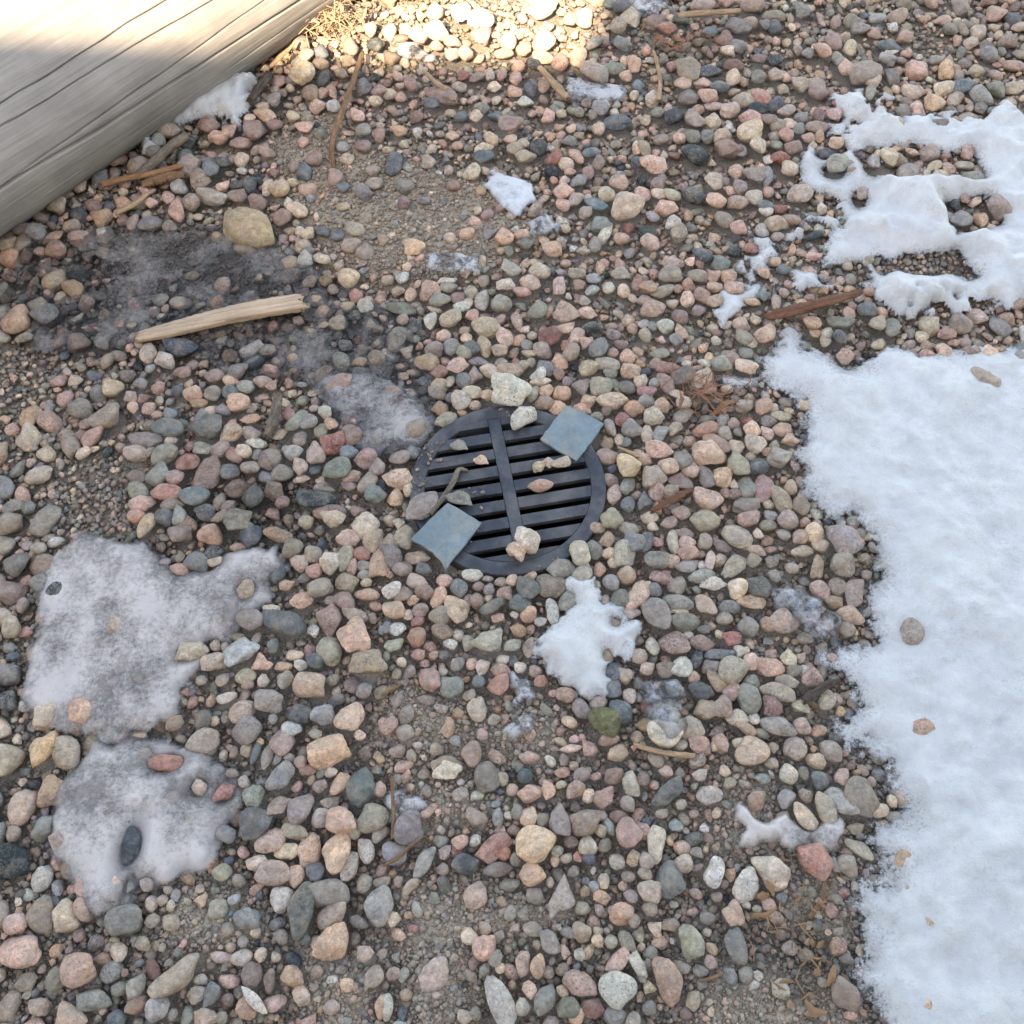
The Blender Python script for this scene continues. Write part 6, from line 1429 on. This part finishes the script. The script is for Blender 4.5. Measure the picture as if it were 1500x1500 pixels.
stick('twig', 'twig_rust', M_TWIG_BROWN, 'thin rusty twig right of the round dark grey pebble', 'twig', 7, 1, 2, 0.1, 20)
stick('twig', 'twig_yellow', M_TWIG_TAN, 'small yellowish twig at the right rim of the grate', 'twig', 7, 1, 2, 0.1, 21)
stick('twig', 'twig_smallred', M_TWIG_ORANGE, 'tiny rusty twig on bare earth below the grate', 'twig', 7, 1, 2, 0.1, 22)
stick('twig', 'twig_lowright', M_TWIG_BROWN, 'forked brown twig below the rough pink pebble', 'twig', 7, 1, 2, 0.12, 24)
stick('twig', 'splinter_low', M_TWIG_BROWN, 'thin brown splinter near the bottom edge', 'twig', 7, 1, 2, 0.1, 25)

# dry needle, grass and leaf litter
def litter(name, key, mat, label, n, lmin, lmax, w, zmax, leafy=0.0, seed=0):
    cx, cy, a, b = LITTER[key]
    r = np.random.default_rng(40 + seed)
    bm = bmesh.new()
    for k in range(n):
        x = cx + r.normal() * a * 0.5; y = cy + r.normal() * b * 0.5
        L = r.uniform(lmin, lmax); az = r.uniform(0, 6.28); el = r.normal() * 0.3
        z = r.uniform(0.006, zmax)
        ww = w * r.uniform(0.6, 1.4) * (4 if r.random() < leafy else 1)
        d = np.array([math.cos(az) * math.cos(el), math.sin(az) * math.cos(el), math.sin(el)]); s = np.array([-math.sin(az), math.cos(az), r.normal() * 0.3])
        c = np.array([x, y, z]); bend = np.array([0, 0, r.normal() * L * 0.12]) + s * r.normal() * L * 0.12
        rings = []
        for q, wq in ((-0.5, 0.5), (0.0, 1.0), (0.5, 0.3)):
            p = c + d * L * q + bend * (1 - 4 * q * q)
            up = np.array([0, 0, ww * 0.35 * wq])
            rings.append([bm.verts.new(p + s * ww * wq), bm.verts.new(p + up), bm.verts.new(p - s * ww * wq), bm.verts.new(p - up)])
        for i in range(2):
            for j in range(4): bm.faces.new((rings[i][j], rings[i][(j + 1) % 4], rings[i + 1][(j + 1) % 4], rings[i + 1][j]))
        bm.faces.new(rings[0]); bm.faces.new(rings[2][::-1])
    o = bm_obj(name, bm, mat)
    return tag(o, label, 'litter', None, 'stuff')
litter('needle_litter', 'litter_needles', M_NEEDLE, 'clump of dry reddish needles right of the grate', 60, 0.015, 0.06, 0.0011, 0.045, 0.1, 1)
litter('grass_litter', 'litter_grass', M_GRASS, 'dry sunlit grass and stems at the end of the timber', 220, 0.015, 0.075, 0.0010, 0.05, 0.05, 2)
litter('leaf_litter', 'litter_leaves', M_LEAF, 'orange brown leaf scraps near the lower right snow', 46, 0.008, 0.03, 0.0012, 0.022, 0.35, 3)
litter('needle_litter', 'litter_top', M_NEEDLE, 'reddish plant litter in the gravel at the upper right', 80, 0.01, 0.035, 0.0011, 0.03, 0.15, 4)

# ------------------------------------------------------------------ two slate tiles on the grate
def slate(corners, label, rot):
    rr = np.random.default_rng(71 + len(corners)); fine = []
    for i in range(len(corners)):                       # chipped, uneven edges
        p, q = np.array(corners[i]), np.array(corners[(i + 1) % len(corners)])
        fine.append(p)
        for t in (0.2, 0.4, 0.6, 0.8): fine.append(p * (1 - t) + q * t + np.array([*rr.normal(0, 0.00045, 2), rr.normal(0, 0.0002)]))
    corners = [tuple(p) for p in fine]
    c = np.mean(np.array(corners), 0)
    bm = bmesh.new()
    top = [bm.verts.new(Vector(p) - Vector(c)) for p in corners]
    bot = [bm.verts.new(Vector(p) - Vector(c) - Vector((0, 0, 0.0045))) for p in corners]
    n = len(top)
    ct = bm.verts.new((0, 0, 0.0005)); cb = bm.verts.new((0, 0, -0.004))
    for i in range(n):
        bm.faces.new((top[i], top[(i + 1) % n], ct)); bm.faces.new((bot[(i + 1) % n], bot[i], cb))
        bm.faces.new((top[(i + 1) % n], top[i], bot[i], bot[(i + 1) % n]))
    bmesh.ops.recalc_face_normals(bm, faces=bm.faces[:])
    bmesh.ops.bevel(bm, geom=[e for e in bm.edges if e.calc_face_angle(0) > 1.0], offset=0.0004, segments=2, affect='EDGES')
    o = bm_obj('slate_tile', bm, M_SLATE)
    o.location = c
    return tag(o, label, 'tile', 'slate tiles on the grate')
slate(TILE_A, 'square blue-grey slate tile on the upper right of the grate', 0)
slate(TILE_B, 'dusty blue-grey slate tile leaning on the lower left rim of the grate', 0)
print('filling stones', n_fill, 'grit', n_grit)
